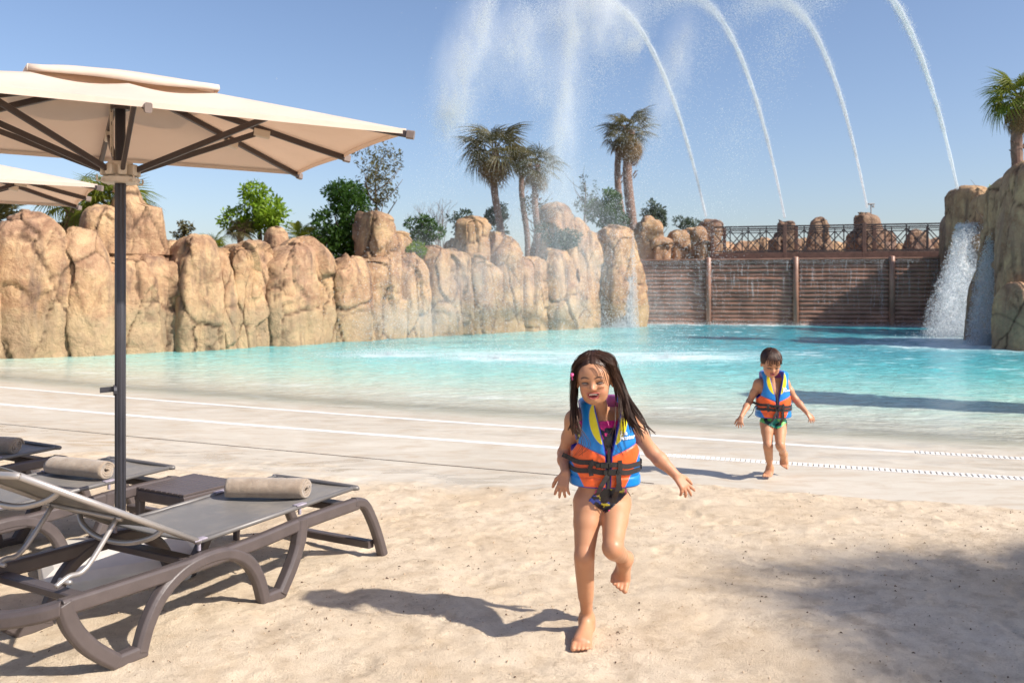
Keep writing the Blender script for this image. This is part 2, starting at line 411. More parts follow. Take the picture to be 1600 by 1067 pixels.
def mat_ground():
    m, nt, b = nmat('sand_and_wash_concrete'); p = gpos(nt)
    # sand
    n1 = noise(nt, p, .8, 6, .6, .3); n2 = noise(nt, p, 7, 6, .65); n3 = noise(nt, p, 90, 5, .75); n4 = noise(nt, p, 330, 2, .7)
    s = ramp(nt, n1, [(.3,(.63,.49,.335)),(.5,(.74,.60,.435)),(.72,(.82,.69,.53))])
    s = mixc(nt, ramp(nt, n2, [(.46,0),(.72,.6)]), s, (.44,.315,.19))
    s = mixc(nt, ramp(nt, n3, [(.52,0),(.70,.5)]), s, (.44,.31,.20))
    s = mixc(nt, ramp(nt, n4, [(.55,0),(.8,.5)]), s, (.85,.74,.60))
    vo = nd(nt, 'ShaderNodeTexVoronoi'); vo.inputs['Scale'].default_value = 55; ln(nt, p, vo.inputs['Vector'])
    gr = ramp(nt, vo.outputs['Distance'], [(.0,1),(.16,0)])
    pch = ramp(nt, noise(nt, p, 2.3, 5, .65), [(.47,.04),(.66,1)])
    clod = mth(nt, 'MULTIPLY', ramp(nt, noise(nt, p, 46, 4, .7, .6), [(.52,0),(.66,1)]), pch)
    clod2 = mth(nt, 'MULTIPLY', ramp(nt, noise(nt, p, 20, 5, .75, .8), [(.55,0),(.68,1)]), pch)
    s = mixc(nt, mth(nt, 'MULTIPLY', clod, .34), s, (.40,.285,.18)); s = mixc(nt, mth(nt, 'MULTIPLY', clod2, .16), s, (.46,.34,.22))
    gm = mth(nt, 'MULTIPLY', gr, ramp(nt, noise(nt, p, 9, 4, .6), [(.56,0),(.66,.8)]))
    s = mixc(nt, gm, s, (.22,.14,.09))
    # pale wash concrete
    d1 = noise(nt, p, .7, 5, .6, .8); d2 = noise(nt, scaled(nt, p, (1,2.6,1)), 2.4, 6, .65, .8); d3 = noise(nt, p, 60, 4, .7)
    c = ramp(nt, d1, [(.3,(.50,.445,.36)),(.7,(.60,.545,.455))])
    c = mixc(nt, ramp(nt, d2, [(.48,0),(.70,.75)]), c, (.44,.34,.235))
    c = mixc(nt, ramp(nt, d2, [(.25,.5),(.42,0)]), c, (.70,.65,.56))
    c = mixc(nt, ramp(nt, d3, [(.5,0),(.8,.3)]), c, (.50,.44,.37))
    sp = noise(nt, scaled(nt, p, (1.4,3.4,1)), 1.3, 4, .55, 1.2)
    a = nd(nt, 'ShaderNodeAttribute', attribute_name='sand')
    w = nd(nt, 'ShaderNodeAttribute', attribute_name='wet')
    wetf = mth(nt, 'MULTIPLY', ramp(nt, sp, [(.44,0),(.64,1)]), w.outputs['Fac'])
    c = mixc(nt, mth(nt, 'MULTIPLY', wetf, .6), c, (.42,.35,.25))
    dp = nd(nt, 'ShaderNodeAttribute', attribute_name='depth')
    c = mixc(nt, ramp(nt, dp.outputs['Fac'], [(.0,0),(.30,.45),(1,.9)]), c, (.40,.66,.60))   # the pool floor is painted pale aqua
    col = mixc(nt, a.outputs['Fac'], c, s)
    ln(nt, col, b.inputs['Base Color'])
    rg = mixc(nt, a.outputs['Fac'], mixc(nt, wetf, (.55,)*3, (.10,)*3), (.92,)*3)
    ln(nt, rg, b.inputs['Roughness']); b.inputs['Specular IOR Level'].default_value = .3
    h = mth(nt, 'MULTIPLY', mth(nt, 'ADD', n3, mth(nt, 'MULTIPLY', n4, .6)), a.outputs['Fac'])
    h = mth(nt, 'ADD', h, mth(nt, 'MULTIPLY', d3, .12))
    k0 = bump(nt, None, mth(nt, 'MULTIPLY', mth(nt, 'ADD', clod, clod2), a.outputs['Fac']), .5, .012); bump(nt, b, h, .8, .014, k0); return m
wet = np.clip(1 - np.abs(shore_t(xf, yf) - 6.9)/1.3, 0, 1)*(xf < .8) + .55*(shore_t(xf, yf) > 9.4)
ground = mk('ground', np.stack([xf, yf, Z], 1), GF, mat_ground(), smooth=True,
            attrs={'sand': sm, 'wet': np.clip(wet, 0, 1), 'depth': np.clip((shore_t(xf, yf)-10.6)/8, 0, 1)})
tag(ground, kind='structure')

# drain channels and the joint, following the shore
def line_y(c, s, q_, x): return c + s*x + q_*x*x
LINES = [(10.25,-.44,.006), (8.9,-.40,.006), (7.5,-.425,.003)]
M['drain'] = simple('white_drain_plastic', (.78,.75,.70), .5, .06, 5, world_space=True)
M['slot'] = simple('grey_drain_channel', (.46,.42,.36), .8, .2, 6)
M['joint'] = simple('dark_joint_filler', (.07,.05,.04), .9, .3, 6)
def strip(name, L, x0, x1, w, z0, mat, n=140, parent=None, th=.004):
    xs_ = np.linspace(x0, x1, n); y = line_y(*L, xs_); dy = L[1] + 2*L[2]*xs_
    nrm = np.stack([-dy, np.ones(n)], 1)/np.sqrt(1+dy*dy)[:,None]
    V = []
    for s_, dz in ((-1,-.03),(-1,th),(1,th),(1,-.03)):
        px, py = xs_+nrm[:,0]*w/2*s_, y+nrm[:,1]*w/2*s_
        V.append(np.stack([px, py, ground_z(px, py)+dz+z0], 1))
    V = np.stack(V, 1).reshape(-1, 3)
    F = [(i*4+k, i*4+k+1, i*4+k+5, i*4+k+4) for i in range(n-1) for k in range(3)]
    o = mk(name, V, [tuple(f[::-1]) for f in F], mat, parent, smooth=False); return o
def drain(L, label, x_split, x_end, pitch, as_parts):
    t = thing('drain_channel', label, 'drain', (0,0,0), 0)
    if x_split > -16: strip('cover', L, -16, x_split, .125, 0, M['drain'], parent=t)
    strip('channel', L, x_split, 9, .145, -.0125, M['slot'], parent=t)
    me = None; x = x_split + .02; k = 0; bulk = MB()
    while x < x_end:
        y = line_y(*L, x); a = math.atan(L[1]+2*L[2]*x); z = float(ground_z(x, y))
        if as_parts and k < 300:
            if me is None:
                b = MB(); b.box((0,0,0), (.031,.120,.014), ch=.003); o = b.build('slat', M['drain'], t); me = o.data
            else:
                o = bpy.data.objects.new('slat', me); COL.objects.link(o); o.parent = t
            o.location = (x, y, z+.002); o.rotation_euler = (0, 0, a)
        else:
            bulk.box((x, y, z+.002), (.031,.120,.014), Matrix.Rotation(a, 3, 'Z'))
        x += pitch*math.cos(a); k += 1
    if bulk.v:
        o = bulk.build('slats', M['drain'], t); tag(o, kind='stuff')
    for s_ in (-1, 1):
        L2 = (L[0] + s_*.078, L[1], L[2]); strip('edge', L2, x_split, 9, .018, .002, M['drain'], parent=t)
drain(LINES[1], 'white slotted drain strip curving across the wash deck nearer the sand', 1.1, 7.5, .046, True)
drain(LINES[0], 'white drain strip curving along the deck right beside the water edge', 4.0, 8.5, .046, True)
jt = strip('expansion_joint', LINES[2], -12, 1.15, .014, -.001, M['joint']); tag(jt, kind='structure')

# ------------------------------------------------------------------ water
def at_w(u, v): return at(u, v, WZ)
SPL = [at_w(575, 556), at_w(742, 561), at_w(880, 567), at_w(1010, 560)]
FALLS = [(at_w(965, 509), 1.5), (at_w(1510, 540), 2.2), (at_w(1480, 530), 1.6)]
wx = axis([(-26,-14,.35),(-14,-6,.12),(-6,9,.06),(9,20,.12),(20,30,.4)]); wy = axis([(3.5,8,.15),(8,14,.045),(14,26,.10),(26,46,.22)])
X, Y = np.meshgrid(wx, wy, indexing='ij'); xf, yf = X.ravel(), Y.ravel(); t = shore_t(xf, yf)
P = np.stack([xf, yf, 0*xf], 1)
deep = np.clip((t-11)/12, 0, 1)
amp = .009 + .024*deep
rot = np.stack([xf*.92+yf*.38, (-xf*.38+yf*.92)*1.9, 0*xf], 1)
hw = amp*(fbm(rot*.8, 3)*1.1 + fbm(rot*2.6+5, 3, .6)*.6)
foam = np.zeros(len(xf))
for s_ in SPL:
    dx, dy = (xf-s_.x), (yf-s_.y)
    e = np.exp(-(np.maximum(0, np.abs(dx-.5)-.2)/.9)**2 - (dy/(.45))**2)
    foam += e*(.45 + .8*fbm(P*[1,3,1]*2.2+3, 4, .6)); foam += .34*np.exp(-((dx-1.6)/3.0)**2-((dy-1.4)/1.5)**2)*np.clip(.6+fbm(P*[.5,2,1]+7, 4), 0, 1.4)
    hw += .05*np.exp(-(dx/.9)**2-(dy/.5)**2)*fbm(P*3, 3)
for c_, w_ in FALLS:
    dd = np.sqrt((xf-c_.x)**2+(yf-c_.y)**2); foam += np.exp(-(dd/w_)**2)*np.clip(.7+fbm(P*2, 4), 0, 1.5)
dl = (yf - np.interp(xf, [5.5, 21], [42.5, 39.0])); foam += np.exp(-(dl/.5)**2)*np.clip(.5+1.4*fbm(P*1.2, 4), 0, 1)
br = t + .9*fbm(P*.25, 3) + .22*fbm(P*1.1, 3); foam += .35*np.exp(-((br-11.5)/.16)**2)*np.clip(.4+fbm(P*2, 3)*1.5, 0, 1) + .30*np.exp(-((br-13.1)/.22)**2)*np.clip(.2+fbm(P*1.3+3, 3)*2, 0, 1)
hw += .006*np.exp(-((br-11.5)/.15)**2) 
fl = np.clip((fbm(P*[.7,2.2,1]*1.2+31, 5, .65)-.28)*2.2, 0, 1)*np.clip((t-14)/8, 0, 1)*np.clip((xf-1)/5, 0, 1)
foam += fl*.55
gz = ground_z(xf, yf); depth = np.clip(WZ + .35*hw - gz, 0, 3)
keep = (t > 10.3); nx, ny = len(wx), len(wy); I = np.arange(nx*ny).reshape(nx, ny)
F = np.stack([I[:-1,:-1], I[1:,:-1], I[1:,1:], I[:-1,1:]], -1).reshape(-1, 4); F = F[keep[F].all(1)]
def mat_water():
    m, nt, b = nmat('pool_water'); p = gpos(nt)
    dp = nd(nt, 'ShaderNodeAttribute', attribute_name='depth').outputs['Fac']
    fo = nd(nt, 'ShaderNodeAttribute', attribute_name='foam').outputs['Fac']
    mk_ = nd(nt, 'ShaderNodeAttribute', attribute_name='milky').outputs['Fac']
    n = noise(nt, scaled(nt, p, (1,2.4,1)), 1.6, 5, .62, .6)
    dpn = mth(nt, 'ADD', mth(nt, 'MULTIPLY', dp, .62), mth(nt, 'MULTIPLY', mth(nt, 'SUBTRACT', n, .5), mth(nt, 'MINIMUM', mth(nt, 'MULTIPLY', dp, .9), .35)))
    deepc = ramp(nt, dpn, [(.0,(.53,.485,.395)),(.035,(.52,.52,.43)),(.09,(.42,.58,.49)),(.20,(.27,.58,.52)),(.48,(.09,.45,.46)),(1,(.02,.27,.35))])
    cau = nd(nt, 'ShaderNodeTexVoronoi', feature='SMOOTH_F1'); cau.inputs['Scale'].default_value = 3.2; ln(nt, scaled(nt, p, (1,1.8,1)), cau.inputs['Vector'])
    rp = mth(nt, 'MULTIPLY', ramp(nt, noise(nt, scaled(nt, p, (1,2.6,1)), 5.5, 4, .62, 1.2), [(.46,0),(.62,1)]), ramp(nt, dp, [(.0,.12),(.06,.38),(.4,.28),(1,.1)]))
    deepc = mixc(nt, rp, deepc, (.66,.72,.64))
    c = mixc(nt, mk_, deepc, (.36,.68,.64))
    fine = noise(nt, scaled(nt, p, (1,2,1)), 9, 6, .75)
    ff = mth(nt, 'MULTIPLY', fo, ramp(nt, fine, [(.25,.35),(.62,1.25)]), True)
    c = mixc(nt, ff, c, (.86,.90,.89))
    ln(nt, c, b.inputs['Base Color']); b.inputs['IOR'].default_value = 1.33
    rg = mixc(nt, ff, (.07,)*3, (.8,)*3); ln(nt, rg, b.inputs['Roughness'])
    a = ramp(nt, dp, [(.0,.0),(.012,.10),(.045,.85),(.09,1),(1,1)])
    a = mth(nt, 'MAXIMUM', a, ff); a = mth(nt, 'MAXIMUM', a, mth(nt, 'MULTIPLY', mk_, .9))
    ln(nt, a, b.inputs['Alpha'])
    k = bump(nt, None, noise(nt, scaled(nt, p, (1,2.2,1)), 2.2, 4, .6, .4), .55, .12)
    k = bump(nt, None, noise(nt, scaled(nt, p, (1,1.8,1)), 9, 4, .65, .3), .5, .03, k)
    bump(nt, b, noise(nt, p, 34, 3, .6), .3, .006, k)
    return m
milky = np.clip(1-np.abs(xf-1.5)/11, 0, 1)*np.clip((t-15)/8, 0, 1)*np.clip(.75+fbm(P*[.3,.8,1]+11, 3), 0, 1)*np.clip((8.5-xf)/6, 0, 1)
water = mk('water', np.stack([xf, yf, WZ+hw], 1), F, mat_water(), smooth=True, attrs={'depth': depth, 'foam': np.clip(foam, 0, 1), 'milky': np.clip(milky, 0, .8)})
tag(water, kind='structure')

# ------------------------------------------------------------------ rocks
def rock_mesh(w, d, h, seed, top=.18, lean=(0,0), keys=None, nth=104, nz=76, disp=1.0, sq=3.2, org=(0,0,0)):
    """upright weathered block, base centre at the origin; keys = [(height fraction, width scale, shift)]"""
    th = np.linspace(0, 2*np.pi, nth, endpoint=False)
    ts = np.concatenate([np.linspace(0, 1-top, int(nz*.68), endpoint=False), 1-top+top*np.sin(np.linspace(0, np.pi/2, nz-int(nz*.68)))])
    ct, st = np.cos(th), np.sin(th)
    rad = (np.abs(ct)**sq + np.abs(st)**sq)**(-1/sq)
    V = []
    for t_ in ts:
        e = max(0, (t_-(1-top))/top); s_ = (max(0, 1-e**2.4))**(1/2.4)
        kw, ks = 1, 0
        if keys:
            kk = [k[0] for k in keys]; kw = np.interp(t_, kk, [k[1] for k in keys]); ks = np.interp(t_, kk, [k[2] for k in keys])
        V.append(np.stack([ct*rad*w/2*s_*kw + lean[0]*t_ + ks*w, st*rad*d/2*(s_*.9+.1*(1-e))*(kw*.5+.5) + lean[1]*t_, np.full(nth, t_*h)], 1))
    V = np.stack(V, 0).reshape(-1, 3); n = len(ts)
    nr = np.stack([np.tile(ct, n), np.tile(st, n), np.repeat(np.clip((ts-(1-top))/top, 0, 1)*.8, nth)], 1); nr /= np.linalg.norm(nr, axis=1)[:,None]
    Q = V + np.array(org) + seed*7.31
    wp = Q + .12*np.stack([vnoise(Q*1.6+3), vnoise(Q*1.6+8), vnoise(Q*1.6+14)], 1)
    a = fbm(Q*[.85,.85,.35], 2)*.12 + facets(wp*[1.05,1.05,.30], .20) + facets(wp*[2.4,2.4,.9]+7, .038) + fbm(Q*[3.4,3.4,1.8], 3, .55)*.022 + fbm(Q*9, 3, .6)*.014
    wq = Q + .10*np.stack([vnoise(Q*2.1), vnoise(Q*2.1+5), vnoise(Q*2.1+11)], 1) + .03*np.stack([vnoise(Q*7), vnoise(Q*7+5), vnoise(Q*7+11)], 1)
    e1, c1 = voro(wq*[.72,.72,.36]); e2, c2 = voro(wq*[1.5,1.5,.8]+31)
    g = np.exp(-(e1/.018)**2); g2 = np.exp(-(e2/.026)**2)*np.clip(fbm(Q*.8+3, 2)*8-.6, 0, 1)
    hz = np.exp(-((Q[:,2]*.62+vnoise(Q*[.8,.8,.2])*.5) % 1.0 - .5)**2/.0004)*np.clip(vnoise(Q*[.7,.7,.5]+9)*6, 0, 1)      # bedding joints
    g2 = np.maximum(g2, hz*.8)
    cr = np.clip(g + .7*g2, 0, 1)
    sc_ = min(1, min(w, h)/1.1)*disp
    V = V + nr*((a + (c1-.5)*.10 - .075*g - .045*g2)*sc_)[:,None]
    I = np.arange(n*nth).reshape(n, nth); J = np.roll(I, -1, 1)
    F = np.stack([I[:-1], J[:-1], J[1:], I[1:]], -1).reshape(-1, 4)
    return V, F, cr
_rk = [0]
def rock(name, p, w, d, h, rz=0, mat=None, parent=None, **kw):
    _rk[0] += 1
    V, F, cr = rock_mesh(w, d, h, _rk[0], org=tuple(p), **kw)
    o = mk(name, V, F, mat or M['rock'], parent, True, attrs={'crack': cr}); o.location = p; o.rotation_euler = (0, 0, rz); return o

BASE = [(-700,640),(-300,585),(0,561),(200,553),(400,543),(600,530),(800,519),(900,514),(1000,509),(1100,509)]
def base_pt(u):
    v = np.interp(u, [b_[0] for b_ in BASE], [b_[1] for b_ in BASE]); return at(u, v, WZ)
left_wall = thing('rock_wall', 'long ochre artificial rock wall of upright cracked blocks behind the left pool edge', 'rock wall')
def wall_rock(u0, u1, vtop, back=0.0, depth=1.5, zb=-.7, parent=left_wall, name='rock', mat=None, **kw):
    a, b = base_pt(u0), base_pt(u1); c = (a+b)/2; ax = (b-a); rz = math.atan2(ax.y, ax.x)
    nrm = Vector((-ax.y, ax.x, 0)).normalized(); c = c + nrm*(depth*.42 + back); 
    cc = c - nrm*depth*.3
    w = (u1-u0)/FPX*cc.y/abs(math.cos(rz))*.97
    zt = CAM_H - (vtop-YH)*cc.y/FPX
    return rock(name, (c.x, c.y, zb), w, depth, zt-zb, rz, parent=parent, mat=mat, **kw)
# (u0, u1, top row) of the front blocks from the left
front = [(-560,-440,330),(-450,-330,360),(-340,-230,350),(-240,-150,375),(-160,-70,352),(-80,14,381),
         (108,176,402),(168,240,398),(232,296,392),(288,338,372),(330,372,384),(366,404,382),(398,436,394),(430,490,388),
         (530,580,398),(574,634,398),(628,676,398),(672,708,383),(702,748,386),(742,792,402),(786,826,370),(820,866,398),(858,900,388),(896,948,420)]
for k, (a, b, v) in enumerate(front):
    v += rnd.uniform(-7, 5)
    wall_rock(a, b, v, depth=1.5+.3*rnd.random(), back=-.25+.55*rnd.random(), top=.05+.08*rnd.random(), sq=rnd.choice((2.8,3.4,4.5)), lean=(rnd.uniform(-.1,.1), 0), keys=[(0,1.04,0),(.62,1,0),(.82,rnd.uniform(.86,1),rnd.uniform(-.04,.04)),(1,rnd.uniform(.22,.65),rnd.uniform(-.24,.24))])
# shaped blocks and towers
wall_rock(8, 116, 331, depth=1.7, top=.16, keys=[(0,1,0),(.62,1,0),(.78,.86,-.03),(1,.62,-.07)])
wall_rock(104, 176, 357, depth=1.5, top=.16, keys=[(0,1,0),(.7,.98,0),(1,.6,-.08)])
wall_rock(152, 206, 316, back=.9, depth=1.3, disp=.7, top=.1, keys=[(0,1,0),(.7,1,0),(1,.8,-.02)])
wall_rock(212, 276, 283, back=.8, depth=1.4, disp=.7, top=.10, keys=[(0,1.1,0),(.66,1.0,0),(.80,.88,0),(.865,.80,0),(.885,.50,-.16),(1,.30,-.14)])
wall_rock(464, 538, 371, depth=1.7, top=.22, keys=[(0,1,0),(.7,.95,0),(1,.55,-.12)])
wall_rock(594, 632, 330, back=.25, depth=1.2, top=.07, keys=[(0,1,0),(.6,1,0),(1,.82,0)])
wall_rock(404, 470, 378, back=.3, depth=1.4, top=.2, keys=[(0,1,0),(.75,.9,-.05),(1,.4,-.2)])
wall_rock(650, 680, 360, back=1.1, depth=1.0, top=.12)
wall_rock(755, 792, 342, back=.7, depth=1.2, top=.06)
wall_rock(788, 826, 365, back=.6, depth=1.2, top=.1)
wall_rock(870, 922, 313, back=.4, depth=1.7, top=.1, keys=[(0,1.1,0),(.55,1,0),(.8,.8,0),(1,.5,.05)])
wall_rock(905, 950, 340, back=.3, depth=1.6, top=.12, keys=[(0,1,0),(.7,1,0),(1,.55,-.05)])
fall_rock = wall_rock(938, 1004, 352, depth=2.2, top=.14, keys=[(0,.9,0),(.3,1.05,.06),(.55,1.02,.05),(.75,.8,-.02),(1,.55,-.08)], back=-.6)
for (u, v, w, h, bk) in ((268,372,1.0,.9,2.5),(300,368,1.1,.8,2.8),(432,352,.8,.6,2.8),(620,365,.7,.7,3),(708,372,.9,.8,3),(735,377,1.,.7,2.5),(860,380,.8,.7,2)):
    b_ = base_pt(u); d_ = b_.y + bk; p = atd(u, v, d_); rock('rock', (p.x, p.y, p.z-h-.6), w, .8, h+.6, rnd.random(), parent=left_wall, top=.35, nth=40, nz=30)
# the gap between the left wall and the log wall, with the small blocks on the corner
for (u0, u1, v, bk) in ((992,1030,345,.6),(1004,1022,338,.9),(1020,1050,372,.2),(1048,1078,360,.5),(1070,1100,356,.6),(1090,1110,377,.1)):
    d_ = 43.2 + bk; p = atd((u0+u1)/2, v, d_); z0 = 2.6; rock('rock', (p.x, p.y, z0), (u1-u0)/FPX*d_+.1, .9, p.z-z0, rnd.uniform(-.2,.2), parent=left_wall, top=.2, nth=48, nz=36)

# plateau behind the walls
M['soil'] = simple('brown_planting_soil', (.26,.17,.11), .95, .35, 1.2, bs=.8, bscale=6, world_space=True)
def bank(name, edge, z, ext, mat=M['soil']):
    E = [Vector(p) for p in edge]; V = []; n = 10
    for p, o in zip(E, ext):
        for k in range(n): s_ = (k/(n-1))**2.2; q_ = p.lerp(Vector(o), s_); V.append((q_.x, q_.y, z + (0 if k == 0 else .12*rnd.uniform(-1,1)) ))
    F = [(i*n+k, i*n+k+1, (i+1)*n+k+1, (i+1)*n+k) for i in range(len(E)-1) for k in range(n-1)]
    o = mk(name, V, [f[::-1] for f in F], mat, smooth=True); tag(o, kind='structure'); return o
eg = []; ex = []
for u in (-700,-400,-200,0,150,300,450,600,700,800,900,1000):
    b_ = base_pt(u); eg.append((b_.x, b_.y+.9, 0)); ex.append((b_.x*6-40, b_.y+260, 0))
eg.append((7.2, 43.4, 0)); ex.append((30, 320, 0))
bank('planting_bank', eg, 2.55, ex)
bank('far_bank', [(7.2,43.6,0),(12,42.9,0),(17,42.2,0),(21,41.4,0),(26,40,0),(40,36,0)], 3.05, [(30,320,0),(80,320,0),(140,320,0),(200,320,0),(260,300,0),(400,260,0)])

# ------------------------------------------------------------------ log retaining wall
log_wall = thing('log_wall', 'brown retaining wall of stacked logs under the bridge with water trickling down', 'wall', (0,0,0))
M['log'] = simple('wet_brown_logs', (.31,.165,.115), .4, .32, 1.6, bs=.7, bscale=9, world_space=True)
WA = Vector((5.6, 43.0, 0)); WB = Vector((20.6, 39.3, 0)); wdir = (WB-WA).normalized(); wn_ = Vector((wdir.y, -wdir.x, 0)); wrz = math.atan2(wdir.y, wdir.x)
def wall_s(u):       # distance along the wall seen at column u
    k = (u-CX)/FPX; return (k*WA.y - WA.x)/(wdir.x - k*wdir.y)
posts = [wall_s(u) for u in (1107, 1243, 1393)]
edges_ = [0] + posts + [(WB-WA).length]
TOP = 3.02; nlog = 17; lh = (TOP+.35)/nlog
for bi in range(4):
    s0, s1 = edges_[bi]+.02, edges_[bi+1]-.02; me = None
    for r_ in range(nlog):
        if me is None or r_ % 4 == 0:
            pts = [(-(s1-s0)/2 + (s1-s0)*k/14, 0, .008*math.sin(k*1.7+r_)) for k in range(15)]
            b = MB(); b.tube(pts, [lh*.52*(1+.05*math.sin(k*2.1+r_)) for k in range(15)], 10)
            o = b.build('log', M['log'], log_wall, smooth=True); me = o.data
        else:
            o = bpy.data.objects.new('log', me); COL.objects.link(o); o.parent = log_wall
        c = WA + wdir*(s0+s1)/2 + wn_*rnd.uniform(-.02,.03)
        o.location = (c.x, c.y, -.35 + lh*(r_+.5)); o.rotation_euler = (0, 0, wrz + (math.pi if r_ % 2 else 0))
for s_ in posts:
    c = WA + wdir*s_ + wn_*.12; b = MB(); b.tube([(c.x, c.y, -.5), (c.x, c.y, TOP+.12), (c.x, c.y, TOP+.16)], [.135,.13,.09], 12); b.build('post', M['log'], log_wall, smooth=True)
b = MB(); c = (WA+WB)/2 - wn_*.28; b.box((c.x, c.y, 1.2), ((WB-WA).length, .4, 3.6), Matrix.Rotation(wrz, 3, 'Z')); b.build('backing', M['soil'], log_wall)
b = MB(); c = (WA+WB)/2 - wn_*.08; b.box((c.x, c.y, TOP+.055), ((WB-WA).length-.1, .5, .07), Matrix.Rotation(wrz, 3, 'Z'), .01); b.build('coping', M['log'], log_wall)

# ------------------------------------------------------------------ bridge
bridge = thing('footbridge', 'dark timber footbridge with crossed railings above the log wall', 'bridge')
bo = 1.0
def bp(s_, off, z): q_ = WA + wdir*s_ - wn_*off; return Vector((q_.x, q_.y, z))
def bs_(u, off):
    k = (u-CX)/FPX; o_ = WA - wn_*off; return (k*o_.y - o_.x)/(wdir.x - k*wdir.y)
near_o, far_o = .75, 2.35; DZ = 3.28
s0, s1 = bs_(1110, near_o), bs_(1488, near_o)
b = MB(); b.beam([bp(s0, near_o, DZ-.05), bp(s1, near_o, DZ-.05)], .16, .36, wn_, .01); b.build('beam', M['wood'], bridge)
b = MB(); b.beam([bp(s0, far_o, DZ-.05), bp(s1, far_o, DZ-.05)], .16, .36, wn_, .01); b.build('beam', M['wood'], bridge)
me = None; x = s0
while x < s1:
    if me is None:
        b = MB(); b.box((0,0,0), (.27, far_o-near_o-.18, .05)); o = b.build('deck_board', M['wood'], bridge); me = o.data
    else: o = bpy.data.objects.new('deck_board', me); COL.objects.link(o); o.parent = bridge
    o.location = bp(x+.14, (near_o+far_o)/2, DZ+.10); o.rotation_euler = (0,0,wrz); x += .29
for off, us in ((near_o, (1113,1226,1350,1484)), (far_o, (1132,1244,1366,1476))):
    ss = [bs_(u, off) for u in us]
    for s_ in ss:
        b = MB(); b.beam([bp(s_, off, DZ-.45), bp(s_, off, DZ+1.52)], .17, .17, wn_, .012); b.build('post', M['wood'], bridge)
    for z_, th in ((1.42,.07),(1.22,.045),(.22,.06)):
        b = MB(); b.beam([bp(ss[0], off, DZ+z_), bp(ss[-1], off, DZ+z_)], .08 if z_ > 1.3 else .05, th, wn_, .006); b.build('rail', M['iron'], bridge)
    for a, c in zip(ss[:-1], ss[1:]):
        for k in range(4):
            x0 = a + (c-a)*k/4; x1 = a + (c-a)*(k+1)/4
            b = MB(); b.beam([bp(x0+.03, off, DZ+.24), bp(x1-.03, off, DZ+1.20)], .030, .045, wn_, .003)
            b.beam([bp(x0+.03, off+.032, DZ+1.20), bp(x1-.03, off+.032, DZ+.24)], .030, .045, wn_, .003)
            if k: b.beam([bp(x0, off+.016, DZ+.24), bp(x0, off+.016, DZ+1.38)], .068, .05, wn_, .003)
            b.build('cross_brace', M['iron'], bridge)

# ------------------------------------------------------------------ rocks behind the bridge (nozzle rocks) and at the right
g_far = 'brown nozzle rocks behind the bridge'
def far_rock(u0, u1, v, d_, label, **kw):
    p = atd((u0+u1)/2, v, d_); z0 = 2.9
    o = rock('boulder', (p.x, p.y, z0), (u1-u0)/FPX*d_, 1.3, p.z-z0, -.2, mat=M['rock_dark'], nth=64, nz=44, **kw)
    return tag(o, label, 'rock', g_far)
far_rock(1096, 1126, 345, 44.6, 'brown upright rock at the left end of the bridge under a water jet', top=.12)
far_rock(1204, 1247, 343, 45.6, 'brown capped rock behind the bridge below the second water jet', top=.12, keys=[(0,1.15,0),(.55,1.05,0),(.62,.66,.05),(1,.6,.05)])
far_rock(1256, 1302, 339, 45.8, 'cone shaped brown rock behind the bridge with no water jet', top=.25, keys=[(0,1.2,0),(.6,.75,0),(1,.55,0)])
far_rock(1326, 1396, 335, 45.4, 'broad dark brown rock behind the bridge near the lamp post', top=.1, keys=[(0,1.15,0),(.6,.9,0),(.72,.5,-.06),(1,.44,-.1)])
far_rock(1408, 1456, 357, 45.6, 'low pointed brown rock behind the bridge nearest its right end', top=.3, keys=[(0,1.15,0),(.5,.8,0),(1,.5,0)])
hills = thing('rock_ridge', 'low reddish rock ridge far behind the bridge railings', 'rocks')
for k in range(16):
    u = 1030+ k*34 + rnd.uniform(-8,8); p = atd(u, 372+rnd.uniform(-3,9), 66); rock('rock', (p.x, p.y, 2.4), 2.6, 2, p.z-2.4, rnd.random(), parent=hills, top=.4, nth=40, nz=24)

right_rocks = thing('waterfall_rocks', 'tall tan artificial rock outcrop with a waterfall at the right pool edge', 'rock outcrop')
def rr(u0, u1, v, d_, depth=1.8, rz=0, zb=-.8, mat=None, **kw):
    p = atd((u0+u1)/2, v, d_); return rock('rock', (p.x, p.y+depth*.3, zb), (u1-u0)/FPX*d_*.86, depth, p.z-zb, rz, parent=right_rocks, mat=mat, disp=.65, **kw)
rr(1502, 1550, 287, 34, 2.0, .1, top=.07, sq=4)
rr(1536, 1570, 300, 32, 1.6, .1, top=.1)
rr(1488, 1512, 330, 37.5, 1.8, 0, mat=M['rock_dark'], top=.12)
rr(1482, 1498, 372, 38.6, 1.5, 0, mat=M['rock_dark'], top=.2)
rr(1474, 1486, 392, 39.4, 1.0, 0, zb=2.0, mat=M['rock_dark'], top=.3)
rr(1520, 1572, 366, 31.5, 2.2, .3, top=.25, keys=[(0,1.1,.12),(.5,1.05,.06),(1,.7,0)])
rr(1560, 1640, 272, 26.5, 2.2, .2, top=.1, keys=[(0,1.1,.03),(.3,1.1,0),(.6,.95,0),(1,.75,.05)])
rr(1572, 1680, 245, 24.5, 2.4, -.2, top=.12, keys=[(0,1.1,.08),(.6,.95,.05),(1,.7,.1)])
rr(1545, 1600, 400, 27.5, 2.0, .4, top=.3, keys=[(0,1.1,.15),(.6,.9,.05),(1,.6,0)])
rr(1575, 1625, 440, 23.6, 1.4, .4, top=.3, keys=[(0,1.1,.1),(.6,.9,0),(1,.6,0)])
